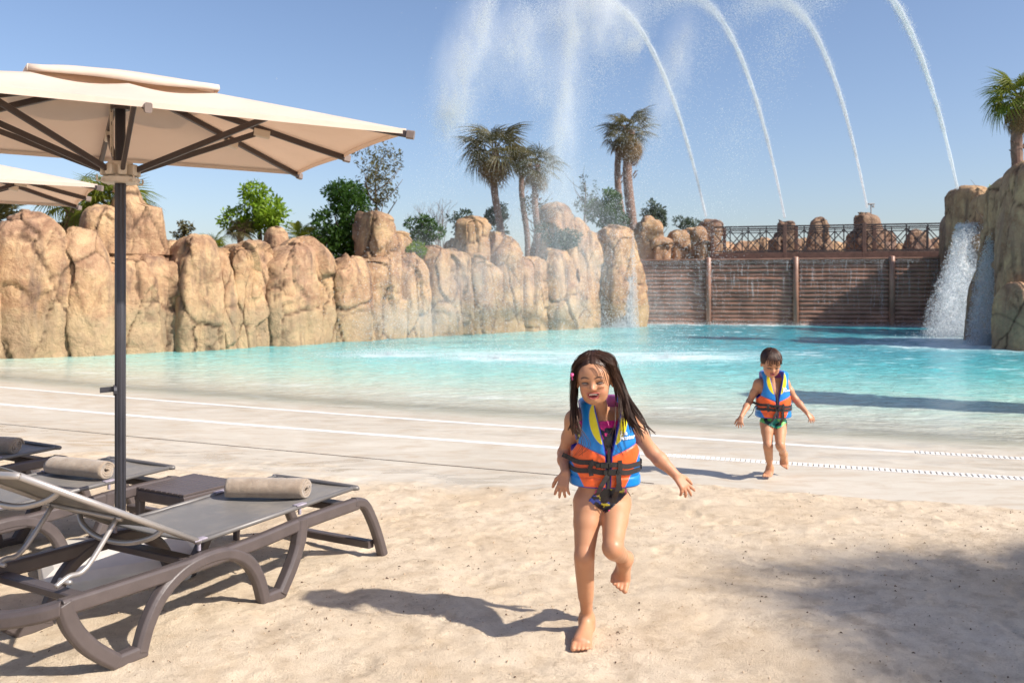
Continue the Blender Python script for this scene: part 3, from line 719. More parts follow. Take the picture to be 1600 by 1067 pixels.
for k, (x, y, h, w) in enumerate(((17.2,22.5,1.6,3),(18.8,19,1.3,3.2),(20,15.2,1.4,3),(21,11.2,1.2,3.2))):
    rock('rock', (x, y, -.8), w, 2.6, h+.8, 1.2+.2*k, parent=right_rocks, top=.15, nth=64, nz=44)
pil = rock('shadow_pillar', (9.3, 10.9, -.5), 1.2, 1.1, 5.4, .3, top=.12); tag(pil, 'unseen tan rock pillar added past the right picture edge to shadow the shallows', 'rock pillar')  # unseen, added only to cast the shadow band across the water
# ------------------------------------------------------------------ sun loungers
B1 = at(190, 1040, 0.0); B3 = at(598, 866, 0.0)
ldir = (B3-B1).normalized(); lrz = math.atan2(ldir.y, ldir.x)     # the lounger's long axis (head end -> foot end)
LW = .66                                                            # frame width; local x runs along, y to the far side
M['tube'].node_tree.nodes['Principled BSDF'].inputs['Metallic'].default_value = .5
M['seat_tube'] = simple('grey_painted_tube', (.17,.16,.155), .45, .08, 10, metal=.2)
def make_lounger():
    root = thing('sun_lounger', '', 'sun lounger')
    Y_ = Vector((0,1,0))
    def P2(l, y): return [Vector((a, y, z)) for a, z in l]
    def side(y, s):
        b = MB(); w = .052
        rail = smooth_path(P2([(-.27,.325),(.2,.318),(.7,.322),(1.08,.345),(1.5,.352)], y), 4)
        b.beam(rail, w, .068, Y_, .010)
        arch = smooth_path(P2([(.085,.028),(.12,.13),(.19,.235),(.30,.305),(.44,.330),(.58,.312),(.69,.240),(.755,.14),(.79,.028)], y), 5)
        b.beam(arch, w+.010, .064, Y_, .014)
        leg = smooth_path(P2([(-.262,.345),(-.225,.24),(-.145,.13),(-.03,.028)], y), 5)
        b.beam(leg, w+.006, .068, Y_, .012)
        b.beam(P2([(-.055,.030),(.11,.030)], y), w+.004, .058, Y_, .010)
        arm = smooth_path(P2([(.90,.028),(.985,.15),(1.035,.26),(1.05,.372)], y), 5)
        b.beam(arm, w+.016, [.066]*10+[.072]*6, Y_, .014)
        b.beam(P2([(.765,.030),(.925,.030)], y), w+.004, .058, Y_, .010)
        end = smooth_path(P2([(1.47,.362),(1.56,.335),(1.63,.24),(1.69,.12),(1.737,.0)], y), 5)
        b.beam(end, w+.005, .058, Y_, .012)
        b.build('side_frame', M['dark_plastic'], root, smooth=False, bevel=.004)
    side(0, -1); side(LW, 1)
    # curved head-end cross beam, stretchers
    b = MB(); pts = smooth_path([(-.262,0,.325),(-.32,.06,.305),(-.39,.18,.285),(-.41,LW/2,.28),(-.39,LW-.18,.285),(-.32,LW-.06,.305),(-.262,LW,.325)], 5)
    b.beam(pts, .062, .074, (0,0,1), .012); b.build('head_beam', M['dark_plastic'], root, bevel=.004)
    for x, z, w, h in ((1.665,.075,.05,.045),(1.44,.342,.09,.04),(.42,.306,.07,.035),(-.12,.300,.06,.035)):
        b = MB(); b.beam([(x,.028,z),(x,LW-.028,z)], w, h, (1,0,0), .006); b.build('stretcher', M['dark_plastic'], root)
    # seat: sling between two tubes
    y0, y1 = .035, LW-.035; xs0, xs1 = .42, 1.53
    def sling(pa, pb, sag, n=26, m=12, th=.006):
        V = []; pa, pb = Vector(pa), Vector(pb); L = pb-pa; nr = Vector((-L.z, 0, L.x)).normalized()
        for side_ in (0, 1):
            for i in range(n+1):
                for j in range(m+1):
                    t, s_ = i/n, j/m
                    yy = y0 + (y1-y0)*s_; dz = -sag*(1-(2*s_-1)**2) + .002*math.sin(t*37+s_*3) - (.006*math.exp(-((t-.45)/.012)**2))
                    p = pa + L*t + nr*(dz - (th if side_ else 0)); V.append((p.x, yy, p.z))
        N = (n+1)*(m+1); F = []
        for i in range(n):
            for j in range(m):
                a = i*(m+1)+j; F.append((a, a+m+1, a+m+2, a+1)); F.append((N+a, N+a+1, N+a+m+2, N+a+m+1))
        for i in range(n):
            a = i*(m+1); F.append((a, a+N, a+m+1+N, a+m+1)); a += m; F.append((a, a+m+1, a+m+1+N, a+N))
        for j in range(m):
            F.append((j, j+1, j+1+N, j+N)); a = n*(m+1)+j; F.append((a, a+N, a+1+N, a+1))
        return V, F
    V, F = sling((xs0,0,.408), (xs1,0,.438), .014); o = mk('seat_sling', V, F, M['sling'], root, True); bm_fix(o.data)
    b = MB()
    for y in (y0-.004, y1+.004): b.tube([(xs0,y,.404),(xs1-.03,y,.433)], .0125, 10)
    b.tube(smooth_path([(xs1-.03,y0-.004,.433),(xs1,y0+.02,.434),(xs1,y1-.02,.434),(xs1-.03,y1+.004,.433)], 5), .0125, 10)
    b.build('seat_tube', M['seat_tube'], root, smooth=True)
    # white stitched hems
    # backrest
    H0 = Vector((xs0-.005,0,.406)); HT = Vector((-.41,0,.862))
    V, F = sling(H0, HT, .02); o = mk('back_sling', V, F, M['sling'], root, True); bm_fix(o.data)
    bt = MB(); L = HT-H0; nr = Vector((L.z,0,-L.x)).normalized()
    for y in (y0-.006, y1+.006): bt.tube([H0+Vector((.01,y,-.004)), HT+Vector((0,y,-.004))], .014, 10)
    tp = HT; bt.tube(smooth_path([(tp.x,y0-.006,tp.z-.004),(tp.x-.02,y0+.04,tp.z-.002),(tp.x-.045,LW/2,tp.z-.015),(tp.x-.02,y1-.04,tp.z-.002),(tp.x,y1+.006,tp.z-.004)], 6), .014, 10)
    bt.build('back_tube', M['tube'], root, smooth=True)
    for t in (.22, .80):
        c = H0 + L*t; dn = Vector((-.30,0,-.70)).normalized() if False else Vector((L.z,0,-L.x)).normalized()
        if dn.z > 0: dn = -dn
        b = MB(); pts = [(c.x+dn.x*k, y, c.z+dn.z*k) for y, k in ((y0,.0),(y0+.05,.045),(y0+.17,.085),(LW/2,.095),(y1-.17,.085),(y1-.05,.045),(y1,.0))]
        b.tube(smooth_path(pts, 5), .013, 10); b.build('bow_tube', M['tube'], root, smooth=True)
    c = H0 + L*.46
    for yy in (y0+.07, y1-.07):
        b = MB(); b.tube(smooth_path([(c.x+.02,yy,c.z-.03),(c.x-.12,yy,c.z-.20),(c.x-.20,yy,.40),(c.x-.255,yy,.375)], 5), .011, 10)
        b.tube([(c.x-.215,yy-.035,.385),(c.x-.215,yy+.035,.385)], .010, 10)
        b.build('support_tube', M['tube'], root, smooth=True)
    b = MB(); b.tube([(c.x+.02,y0+.04,c.z-.03),(c.x+.02,y1-.04,c.z-.03)], .011, 10); b.build('hinge_rod', M['tube'], root, smooth=True)
    M.setdefault('strap', simple('lilac_grey_strap', (.30,.27,.32), .6, .3, 90))
    # stitched hem tapes and hinge straps
    M.setdefault('hem', simple('pale_stitched_hem', (.24,.23,.215), .7, .3, 60))
    for ya, dy in ((y0,.006),(y1,-.006)):
        b = MB(); nrm = Vector((-L.z,0,L.x)).normalized(); nrm = nrm if nrm.z > 0 else -nrm
        b.beam([H0+Vector((0,ya+dy,0))+nrm*.006, HT+Vector((0,ya+dy,0))+nrm*.006], .030, .005, (0,1,0), .001); b.build('hem', M['hem'], root)
    for x, z in ((xs0+.005,.412),(xs0+.66,.431)):
        for y in (y0-.002, y1+.002):
            b = MB(); b.beam([(x-.035,y,z),(x+.035,y,z+.001)], .036, .010, (0,1,0), .003); b.beam([(x,y,z),(x,y,z-.05)], .016, .014, (0,1,0), .003); b.build('hinge_strap', M['strap'], root)
    return root
L1 = make_lounger(); L1.location = B1; L1.rotation_euler = (0,0,lrz)
lg = 'sun loungers set out in a row on the sand'
tag(L1, 'complete grey sling sun lounger in front with raised back, nearest the camera', 'sun lounger', lg)
c1 = B1 + ldir*1.53; e2 = at(275, 731, .43); e3 = at(97, 700, .43)
e1 = Vector((c1.x, c1.y, 0)); 
for e, lab in ((e2, 'grey sling sun lounger just behind the umbrella pole, holding a towel'), (e3, 'grey sling sun lounger cut off by the picture edge, farthest behind the pole')):
    o = copy_tree(L1); o.location = B1 + Vector((e.x-e1.x, e.y-e1.y, 0)); o['label'] = lab
    if e is e2: L2 = o
    else: L3 = o
L4 = copy_tree(L1); L4.location = L3.location + (L3.location-L2.location)*1.05; L4['label'] = 'grey sling sun lounger beyond the picture edge, last of the row'

# ------------------------------------------------------------------ rolled towels
def make_towel(label, cat, grp, seed=0, tail=0):
    n = 78; turns = 3.3; V = []; r0, r1 = .012, .058
    half = .0085; L = .445; m = 22; prof = []
    for i in range(n+1):
        t = i/n; a = t*turns*2*math.pi + 1.2; r = r0 + (r1-r0)*t; r *= 1 + .035*math.sin(a*2+seed) + .02*math.sin(5*a)
        prof.append((a, r))
    outer = [(r+half*(.86+.1*math.sin(i*.9)), a) for i, (a, r) in enumerate(prof)]; inner = [(r-half*.80, a) for a, r in prof]
    loop = outer + inner[::-1]; K = len(loop)
    for j in range(m+1):
        s_ = j/m; x = (s_-.5)*L; e = min(s_, 1-s_)*m; sh = 1 - .04*math.exp(-e*1.0)
        for k, (r, a) in enumerate(loop):
            rr_ = r*sh*(1+.018*math.sin(9*s_+a+seed)); dx = .010*math.sin(a*.9+seed*2)*(1 if s_ > .5 else -1)*abs(2*s_-1)**8
            V.append((x+dx, rr_*math.cos(a)*1.10, max(-.056, rr_*math.sin(a)*.93)))
    F = [(j*K+k, j*K+(k+1)%K, (j+1)*K+(k+1)%K, (j+1)*K+k) for j in range(m) for k in range(K)]
    for j, fl in ((0, 1), (m, 0)):
        for k in range(n):
            q_ = (j*K+k, j*K+k+1, j*K+K-2-k, j*K+K-1-k); F.append(q_ if fl else q_[::-1])
    o = mk('rolled_towel', V, F, M['towel'], None, True); bm_fix(o.data); return tag(o, label, cat, grp)
tg = 'rolled towels lying on the loungers'
def lpos(l, x, y, z): return l.location + Matrix.Rotation(lrz, 3, 'Z') @ Vector((x, y, z))
def put_towel(l, x, y, lab, seed, da=0):
    o = make_towel(lab, 'towel', tg, seed); o.location = lpos(l, x, y, .418+.056); o.rotation_euler = (0, 0, lrz+math.pi/2+da); return o
T1 = put_towel(L1, 1.13, .32, 'beige rolled terry towel on the complete front lounger, its spiral end showing', 0, R(26))
T2 = put_towel(L2, 1.10, .34, 'brown beige rolled towel on the lounger behind the umbrella pole', 2, R(8))
T3 = put_towel(L3, 1.20, .33, 'rolled towel on the farthest lounger, cut by the picture edge', 4, R(20))
T4 = put_towel(L4, 1.2, .33, 'rolled towel on the lounger beyond the picture edge', 5, R(10))

# ------------------------------------------------------------------ side table
tb = at(214, 766, .36); tr_ = at(288, 776, .36); tz = at(302, 743, .36)
tc = (tr_ + at(302, 743, .36))/2; tc.z = 0
table = thing('side_table', 'low square brown resin side table between the two nearer loungers', 'side table', tc, lrz)
b = MB(); S = .44
for sx, sy, a, c in ((0,-1,S,.0),(0,1,S,.0)):
    b.beam([(-S/2, sy*(S/2-.02), .325),(S/2, sy*(S/2-.02), .325)], .04, .07, (0,1,0), .008)
for sx in (-1,1): b.beam([(sx*(S/2-.02), -S/2+.041, .325),(sx*(S/2-.02), S/2-.041, .325)], .04, .068, (1,0,0), .008)
b.build('apron', M['dark_plastic'], table, bevel=.003)
nb = 9; me = None
for k in range(nb):
    w_ = (S-.004)/nb
    if me is None: b = MB(); b.box((0,0,0), (S, w_-.005, .014), ch=.003); o = b.build('slat', M['dark_plastic'], table); me = o.data
    else: o = bpy.data.objects.new('slat', me); COL.objects.link(o); o.parent = table
    o.location = (0, -S/2+.002+w_*(k+.5), .3665)
for sx in (-1,1):
    for sy in (-1,1):
        b = MB(); b.beam([(sx*(S/2-.024), sy*(S/2-.024), .0),(sx*(S/2-.024), sy*(S/2-.024), .291)], [.034,.046], [.034,.046], (1,0,0), .006); b.build('leg', M['dark_plastic'], table)
b = MB(); b.beam([(-S/2+.045,0,.09),(S/2-.045,0,.09)], .03, .03, (0,1,0), .004); b.build('stretcher', M['dark_plastic'], table)

# ------------------------------------------------------------------ umbrellas
MAST = Vector((-612/FPX*4.82, 4.82, 0))
UA = Vector((.855,.518,0)).normalized(); urz = math.atan2(UA.y, UA.x)
HA, HB = 1.30, .96; EZ = 2.425; AZ = 2.745
def canopy_z(a, b_):     # a, b_ in -1..1
    r_ = max(abs(a), abs(b_)); z = AZ - (AZ-EZ)*(r_**1.06)
    # cloth sags between ribs and sweeps in at the edge
    if r_ > 1e-5:
        k = min(abs(a), abs(b_))/r_; sag = math.sin(math.pi*k)      # 0 at side-mid rib and corner rib, 1 between
        z += -.030*sag*math.sin(math.pi*min(1, r_))*1.0
    return z
def pyramid(HA_, HB_, zf, n, th, edge=.0, inset=.03):
    V = []; N = (2*n+1)**2
    for side_ in (0, 1):
        for i in range(-n, n+1):
            for j in range(-n, n+1):
                a, c = i/n, j/n; r_ = max(abs(a), abs(c)); k = min(abs(a), abs(c))/r_ if r_ else 0
                ins = 1 - inset*math.sin(math.pi*k)*r_**4
                V.append((a*HA_*ins, c*HB_*ins, zf(a, c) - th*side_))
    m = 2*n+1; F = []
    for i in range(2*n):
        for j in range(2*n):
            q = i*m+j
            if (i < n) == (j < n): F += [(q, q+m, q+m+1), (q, q+m+1, q+1), (N+q, N+q+m+1, N+q+m), (N+q, N+q+1, N+q+m+1)]     # split along the ribs
            else: F += [(q, q+m, q+1), (q+m, q+m+1, q+1), (N+q, N+q+1, N+q+m), (N+q+m, N+q+1, N+q+m+1)]
    for i in range(2*n):
        for q, q2 in ((i, i+1), ((2*n)*m+i+1, (2*n)*m+i), ((i+1)*m, i*m), (i*m+2*n, (i+1)*m+2*n)): F.append((q, q2, q2+N, q+N))
    return V, F
M['cap'] = simple('taupe_rib_cap', (.20,.155,.135), .45)
def make_umbrella():
    r = thing('parasol', '', 'umbrella')
    b = MB(); b.tube([(0,0,.10),(0,0,2.66)], .0275, 24); b.build('mast', M['pole'], r, smooth=True)
    b = MB()
    for k in range(8): b.beam([(.027*math.cos(k*math.pi/4),.027*math.sin(k*math.pi/4),.12),(.027*math.cos(k*math.pi/4),.027*math.sin(k*math.pi/4),2.18)], .006, .004, (math.sin(k*math.pi/4),-math.cos(k*math.pi/4),0), .001)
    b.build('mast_ridges', M['pole'], r)
    V, F = pyramid(HA, HB, canopy_z, 22, .004, inset=.018)
    o = mk('canopy', V, F, M['canvas'], r, True); bm_fix(o.data)
    # hem band hanging at the edge
    V = []; F = []; ring = []; n = 22
    for i in range(-n, n+1): ring.append((i/n, -1))
    for i in range(-n+1, n+1): ring.append((1, i/n))
    for i in range(n-1, -n-1, -1): ring.append((i/n, 1))
    for i in range(n-1, -n, -1): ring.append((-1, i/n))
    hv = MB()
    for a, c in ring:
        k = min(abs(a), abs(c)); ins = 1 - .018*math.sin(math.pi*k) + .0025; z = canopy_z(a, c)
        V += [(a*HA*ins, c*HB*ins, z+.003), (a*HA*ins*1.0008, c*HB*ins*1.0008, z-.026)]
    K = len(ring); F = [(2*k, 2*k+1, 2*((k+1)%K)+1, 2*((k+1)%K)) for k in range(K)]
    o = mk('hem', V, F, M['canvas'], r, False); s_ = o.modifiers.new('thick', 'SOLIDIFY'); s_.thickness = .003
    # raised vent flaps: four stiff panels
    VA, VB = .46, .34
    def vz(a, c): r_ = max(abs(a), abs(c)); return 2.785 - .105*r_**1.1 + .004*math.sin(5.1*a+3.3*c)*r_
    V, F = pyramid(VA, VB, vz, 10, .004, inset=-.015); o = mk('vent_top', V, F, M['canvas'], r, True); bm_fix(o.data)
    for sx, sy in ((1,0),(-1,0),(0,1),(0,-1)):
        V = []; n = 14
        for i in range(n+1):
            t = i/n*2-1; a, c = (sx, t) if sx else (t, sy); z = vz(a, c); bow = 1 + .03*(1-t*t)
            for k, (dz, o_) in enumerate(((.004,1.0),(-.018,1.008),(-.032-.008*math.cos(t*2.2),1.0))):
                V.append((a*VA*(bow if sx else 1.0)*o_, c*VB*(bow if sy else 1.0)*o_, z+dz + .008*(1-t*t)))
        F = [(i*3+k, i*3+k+1, i*3+k+4, i*3+k+3) for i in range(n) for k in range(2)]
        o = mk('vent_flap', V, F, M['canvas'], r, True); s_ = o.modifiers.new('thick', 'SOLIDIFY'); s_.thickness = .004
    # ribs and struts
    HUBZ = 2.215
    ends = [(1,0),(-1,0),(0,1),(0,-1),(1,1),(1,-1),(-1,1),(-1,-1)]
    for a, c in ends:
        f0, f1 = .07, 1.012
        pts = [(a*HA*f, c*HB*f, canopy_z(a*f if f < 1 else a, c*f if f < 1 else c) - .030) for f in (f0,.3,.6,.85,f1)]
        d_ = Vector((a*HA, c*HB, 0)).normalized(); sd_ = Vector((-d_.y, d_.x, 0))
        b = MB(); b.beam(pts, .024, .036, sd_, .004); rb = b.build('rib', M['rib'], r)
        b = MB(); e = Vector(pts[-1]); b.beam([e-d_*.012+Vector((0,0,.002)), e+d_*.028+Vector((0,0,-.004))], .032, .046, sd_, .006); b.build('end_cap', M['cap'], rb)
        f = .56 if a and c else .60
        J = Vector((a*HA*f, c*HB*f, canopy_z(a*f, c*f)-.060)); h0 = Vector((d_.x*.075, d_.y*.075, HUBZ))
        b = MB(); b.beam([h0, J+Vector((0,0,.012))], .022, .032, sd_, .004); b.build('strut', M['rib'], r)
        b = MB(); b.beam([J-d_*.045+Vector((0,0,.010)), J+d_*.05-Vector((0,0,.002))], .034, .052, sd_, .008); b.build('strut_clamp', M['hub'], r)
    b = MB(); b.tube([(0,0,HUBZ-.065),(0,0,HUBZ-.06),(0,0,HUBZ-.035),(0,0,HUBZ-.03),(0,0,HUBZ+.05),(0,0,HUBZ+.055)], [.09,.098,.098,.062,.066,.058], 20)
    for k in range(8):
        a = k*math.pi/4; b.box((.078*math.cos(a), .078*math.sin(a), HUBZ+.006), (.05,.045,.06), Matrix.Rotation(a, 3, 'Z'), .006)
    hb = b.build('hub', M['hub'], r)
    for k in range(4):
        a = k*math.pi/2+.4; c_, s_ = math.cos(a), math.sin(a)
        b = MB(); b.tube(smooth_path([(.09*c_,.09*s_,HUBZ-.05),(.125*c_,.125*s_,HUBZ-.062),(.135*c_,.135*s_,HUBZ-.045),(.132*c_,.132*s_,HUBZ-.03)], 4), .005, 6); b.build('hook', M['hub'], hb, smooth=True)
    b = MB(); b.tube([(0,0,2.56),(0,0,2.68),(0,0,2.70)], [.05,.055,.03], 16); b.build('crown_hub', M['rib'], r)
    b = MB()   # pulley cord
    b.tube([(-.035,.02,2.30),(-.038,.02,2.62)], .004, 6); b.tube([(-.045,.02,2.32),(-.05,.024,2.62)], .004, 6)
    for z in (2.38,2.45,2.52): b.box((-.042,.022,z), (.018,.014,.05), ch=.003)
    b.build('pulley_cord', M['hub'], r)
    b = MB(); b.beam([(-.02,.02,1.005),(-.10,.035,1.0)], .03, .012, (0,0,1), .003); b.tube([(-.02,.0,1.0),(-.035,0,1.0)], .03, 10); b.build('crank_handle', M['pole'], r)
    # heavy base
    b = MB(); S = .40; k = .12; z0, z1 = -.02, .105
    poly = lambda s_, kk: [(-s_+kk,-s_),(s_-kk,-s_),(s_,-s_+kk),(s_,s_-kk),(s_-kk,s_),(-s_+kk,s_),(-s_,s_-kk),(-s_,-s_+kk)]
    V = []
    for s_, z, kk in ((S-.01,z0,k),(S,.02,k),(S-.008,.085,k),(S-.06,.12,.11),(.10,.155,.05)): V += [(x, y, z) for x, y in poly(s_, kk)]
    F = [(q*8+i, q*8+(i+1)%8, (q+1)*8+(i+1)%8, (q+1)*8+i) for q in range(4) for i in range(8)] + [tuple(range(32,40)), tuple(range(7,-1,-1))]
    b.add(V, F); bs = b.build('base', M['white_base'], r, bevel=.006)
    b = MB(); b.tube([(0,0,.14),(0,0,.30),(0,0,.31)], [.036,.036,.032], 20); b.build('sleeve', M['pole'], r, smooth=True)
    return r
U1 = make_umbrella(); U1.location = MAST; U1.rotation_euler = (0,0,urz)
ug = 'cream square parasols over the loungers'
tag(U1, 'cream square parasol on a dark pole with a raised vent, shown almost whole', 'umbrella', ug)
U2 = copy_tree(U1); U2.location = MAST + Vector((-2.83, 2.42, 0)); U2['label'] = 'cream square parasol behind, only a corner of its canopy in the picture'
# ------------------------------------------------------------------ bodies: a smooth-union distance field meshed with surface nets
class Field:
    def __init__(s, lo, hi, h):
        s.lo = np.array(lo, float); s.h = h; s.n = np.ceil((np.array(hi)-s.lo)/h).astype(int)+1
        s.v = np.full(tuple(s.n), 1.0, np.float32)
    def _win(s, lo, hi):
        a = np.clip(np.floor((np.array(lo)-s.lo)/s.h).astype(int), 0, s.n-1); b = np.clip(np.ceil((np.array(hi)-s.lo)/s.h).astype(int)+1, 1, s.n)
        ax = [s.lo[k]+s.h*np.arange(a[k], b[k]) for k in range(3)]
        return tuple(slice(a[k], b[k]) for k in range(3)), np.meshgrid(*ax, indexing='ij')
    def _comb(s, sl, d, k, sub):
        c = s.v[sl]; d = d.astype(np.float32)
        if sub:
            d = -d; h = np.maximum(k-np.abs(c-d), 0)/k; s.v[sl] = np.maximum(c, d) + h*h*k*.25
        else:
            h = np.maximum(k-np.abs(c-d), 0)/k; s.v[sl] = np.minimum(c, d) - h*h*k*.25
    def cap(s, p0, p1, r0, r1=None, k=.02, sub=False, flat=None):
        """tapered capsule; flat = (direction, factor) squeezes the section along a direction"""
        r1 = r0 if r1 is None else r1; p0 = np.array(p0, float); p1 = np.array(p1, float); m = max(r0, r1)*1.05+k+3*s.h
        sl, (X, Y, Z) = s._win(np.minimum(p0, p1)-m, np.maximum(p0, p1)+m)
        d = p1-p0; L = (d*d).sum()+1e-12; A, B, C = X-p0[0], Y-p0[1], Z-p0[2]
        t = np.clip((A*d[0]+B*d[1]+C*d[2])/L, 0, 1); A -= t*d[0]; B -= t*d[1]; C -= t*d[2]
        q = A*A+B*B+C*C
        if flat is not None:
            f = np.array(flat[0], float); f /= np.linalg.norm(f); w = A*f[0]+B*f[1]+C*f[2]; q = q + w*w*(1/flat[1]**2-1)
        s._comb(sl, np.sqrt(q)-(r0+(r1-r0)*t), k, sub)
    def ell(s, c, r, Rm=None, k=.02, sub=False):
        c = np.array(c, float); r = np.array(r, float); m = r.max()+k+3*s.h
        sl, (X, Y, Z) = s._win(c-m, c+m); X, Y, Z = X-c[0], Y-c[1], Z-c[2]
        if Rm is not None:
            Rm = np.array(Rm); X, Y, Z = (X*Rm[0,i]+Y*Rm[1,i]+Z*Rm[2,i] for i in range(3))
        k0 = np.sqrt((X/r[0])**2+(Y/r[1])**2+(Z/r[2])**2); k1 = np.sqrt((X/r[0]**2)**2+(Y/r[1]**2)**2+(Z/r[2]**2)**2)+1e-9
        s._comb(sl, k0*(k0-1)/k1, k, sub)
    def mesh(s):
        v = s.v; n = v.shape; S = v < 0
        c = np.zeros(tuple(q-1 for q in n), np.int8)
        offs = [(i, j, k) for i in (0,1) for j in (0,1) for k in (0,1)]
        for o in offs: c += S[o[0]:n[0]-1+o[0], o[1]:n[1]-1+o[1], o[2]:n[2]-1+o[2]]
        idx = np.argwhere((c > 0) & (c < 8)); acc = np.zeros((len(idx), 3)); cnt = np.zeros(len(idx))
        g = {o: v[idx[:,0]+o[0], idx[:,1]+o[1], idx[:,2]+o[2]].astype(float) for o in offs}
        for a in offs:
            for ax in range(3):
                if a[ax]: continue
                b = list(a); b[ax] = 1; b = tuple(b); m = (g[a] < 0) != (g[b] < 0)
                t = np.where(m, g[a]/(g[a]-g[b]+1e-12), 0); p = np.tile(np.array(a, float), (len(idx), 1)); p[:,ax] += t
                acc[m] += p[m]; cnt[m] += 1
        V = s.lo + s.h*(idx + acc/cnt[:,None])
        gid = np.full(c.shape, -1, np.int32); gid[idx[:,0], idx[:,1], idx[:,2]] = np.arange(len(idx)); F = []
        for ax in range(3):
            sl0 = [slice(1, n[q]-1) for q in range(3)]; sl1 = list(sl0); sl0[ax] = slice(0, n[ax]-1); sl1[ax] = slice(1, n[ax])
            A_, B_ = S[tuple(sl0)], S[tuple(sl1)]; e = np.argwhere(A_ != B_)
            inside = A_[e[:,0], e[:,1], e[:,2]]; e = e + np.array([0 if q == ax else 1 for q in range(3)])
            u, w = (ax+1) % 3, (ax+2) % 3
            def cell(du, dw): q = e.copy(); q[:,u] -= du; q[:,w] -= dw; return gid[q[:,0], q[:,1], q[:,2]]
            Q = np.stack([cell(1,1), cell(0,1), cell(0,0), cell(1,0)], 1)
            Q = np.where(inside[:,None], Q, Q[:,::-1]); F.append(Q[(Q >= 0).all(1)])
        F = np.concatenate(F)
        return V, F

def relax(V, F, it=1, lam=.5, w=None):
    for _ in range(it):
        S_ = np.zeros_like(V); c = np.zeros(len(V))
        for k in range(4):
            for j in (F[:,(k+1)%4], F[:,(k-1)%4]):
                for q in range(3): S_[:,q] += np.bincount(F[:,k], V[j,q], len(V))
                c += np.bincount(F[:,k], minlength=len(V))
        D = (S_/np.maximum(c,1)[:,None]-V)*lam; V = V + (D if w is None else D*w[:,None])
    return V
def vnormals(V, F):
    n = np.cross(V[F[:,2]]-V[F[:,0]], V[F[:,3]]-V[F[:,1]]); N = np.zeros_like(V)
    for k in range(4):
        for q in range(3): N[:,q] += np.bincount(F[:,k], n[:,q], len(V))
    return N/(np.linalg.norm(N, axis=1)[:,None]+1e-12)
def shell(V, F, mask, off, N=None):
    """cloth over part of a body: the masked faces pushed out, with a rim down to the skin"""
    N = vnormals(V, F) if N is None else N; keep = mask[F].all(1); Fk = F[keep]; used = np.unique(Fk); mp = np.full(len(V), -1); mp[used] = np.arange(len(used))
    Fk = mp[Fk]; Vo = V[used]+N[used]*off; Vi = V[used]-N[used]*.001; n = len(used)
    e = np.concatenate([Fk[:,[k,(k+1)%4]] for k in range(4)]); key = e[:,0].astype(np.int64)*n+e[:,1]; rk = e[:,1].astype(np.int64)*n+e[:,0]
    be = e[~np.isin(key, rk)]; rim = np.stack([be[:,1], be[:,0], be[:,0]+n, be[:,1]+n], 1)
    return np.concatenate([Vo, Vi]), np.concatenate([Fk, rim]), used

def mat_skin():
    m, nt, b = nmat('skin'); a = nd(nt, 'ShaderNodeAttribute', attribute_name='col'); p = opos(nt)
    c = mixc(nt, mth(nt, 'MULTIPLY', ramp(nt, noise(nt, p, 14, 4), [(.35,0),(.7,1)]), .18), a.outputs['Color'], (.42,.17,.09))
    ln(nt, c, b.inputs['Base Color']); b.inputs['Subsurface Weight'].default_value = .12; b.inputs['Subsurface Radius'].default_value = (.012,.005,.003)
    b.inputs['Subsurface Scale'].default_value = 1.0
    w = noise(nt, scaled(nt, p, (1,1,.35)), 16, 4, .6); ln(nt, ramp(nt, w, [(.45,.58),(.66,.36)]), b.inputs['Roughness'])     # wet patches
    b.inputs['Specular IOR Level'].default_value = .45
    bump(nt, b, noise(nt, p, 160, 3), .12, .002); return m
def mat_attr(name, rough, sheen=0, bs=.2, bsc=200, coat=0):
    m, nt, b = nmat(name); a = nd(nt, 'ShaderNodeAttribute', attribute_name='col'); p = opos(nt)
    c = mixc(nt, mth(nt, 'MULTIPLY', ramp(nt, noise(nt, p, 12, 5, .6), [(.4,0),(.75,1)]), .25), a.outputs['Color'], mixc(nt, .55, a.outputs['Color'], (0,0,0)))
    ln(nt, c, b.inputs['Base Color']); b.inputs['Roughness'].default_value = rough; b.inputs['Coat Weight'].default_value = coat; b.inputs['Coat Roughness'].default_value = .3
    k = bump(nt, None, noise(nt, p, 18, 4, .6, .5), .35, .012); bump(nt, b, noise(nt, p, bsc, 2), bs, .002, k); return m
def mat_hair():
    m, nt, b = nmat('wet_dark_hair'); g = nd(nt, 'ShaderNodeNewGeometry')
    c = mixc(nt, g.outputs['Random Per Island'], (.014,.007,.005), (.075,.032,.017)); ln(nt, c, b.inputs['Base Color'])
    b.inputs['Roughness'].default_value = .46; b.inputs['Specular IOR Level'].default_value = .35; b.inputs['Anisotropic'].default_value = .5; return m
M['skin'] = mat_skin(); M['vest'] = mat_attr('neoprene_vest_cloth', .42, bs=.1, coat=.25); M['swim'] = mat_attr('wet_swim_fabric', .35, coat=.2); M['hair'] = mat_hair()
M['trim'] = simple('royal_blue_binding', (.02,.035,.42), .5, .15, 20)

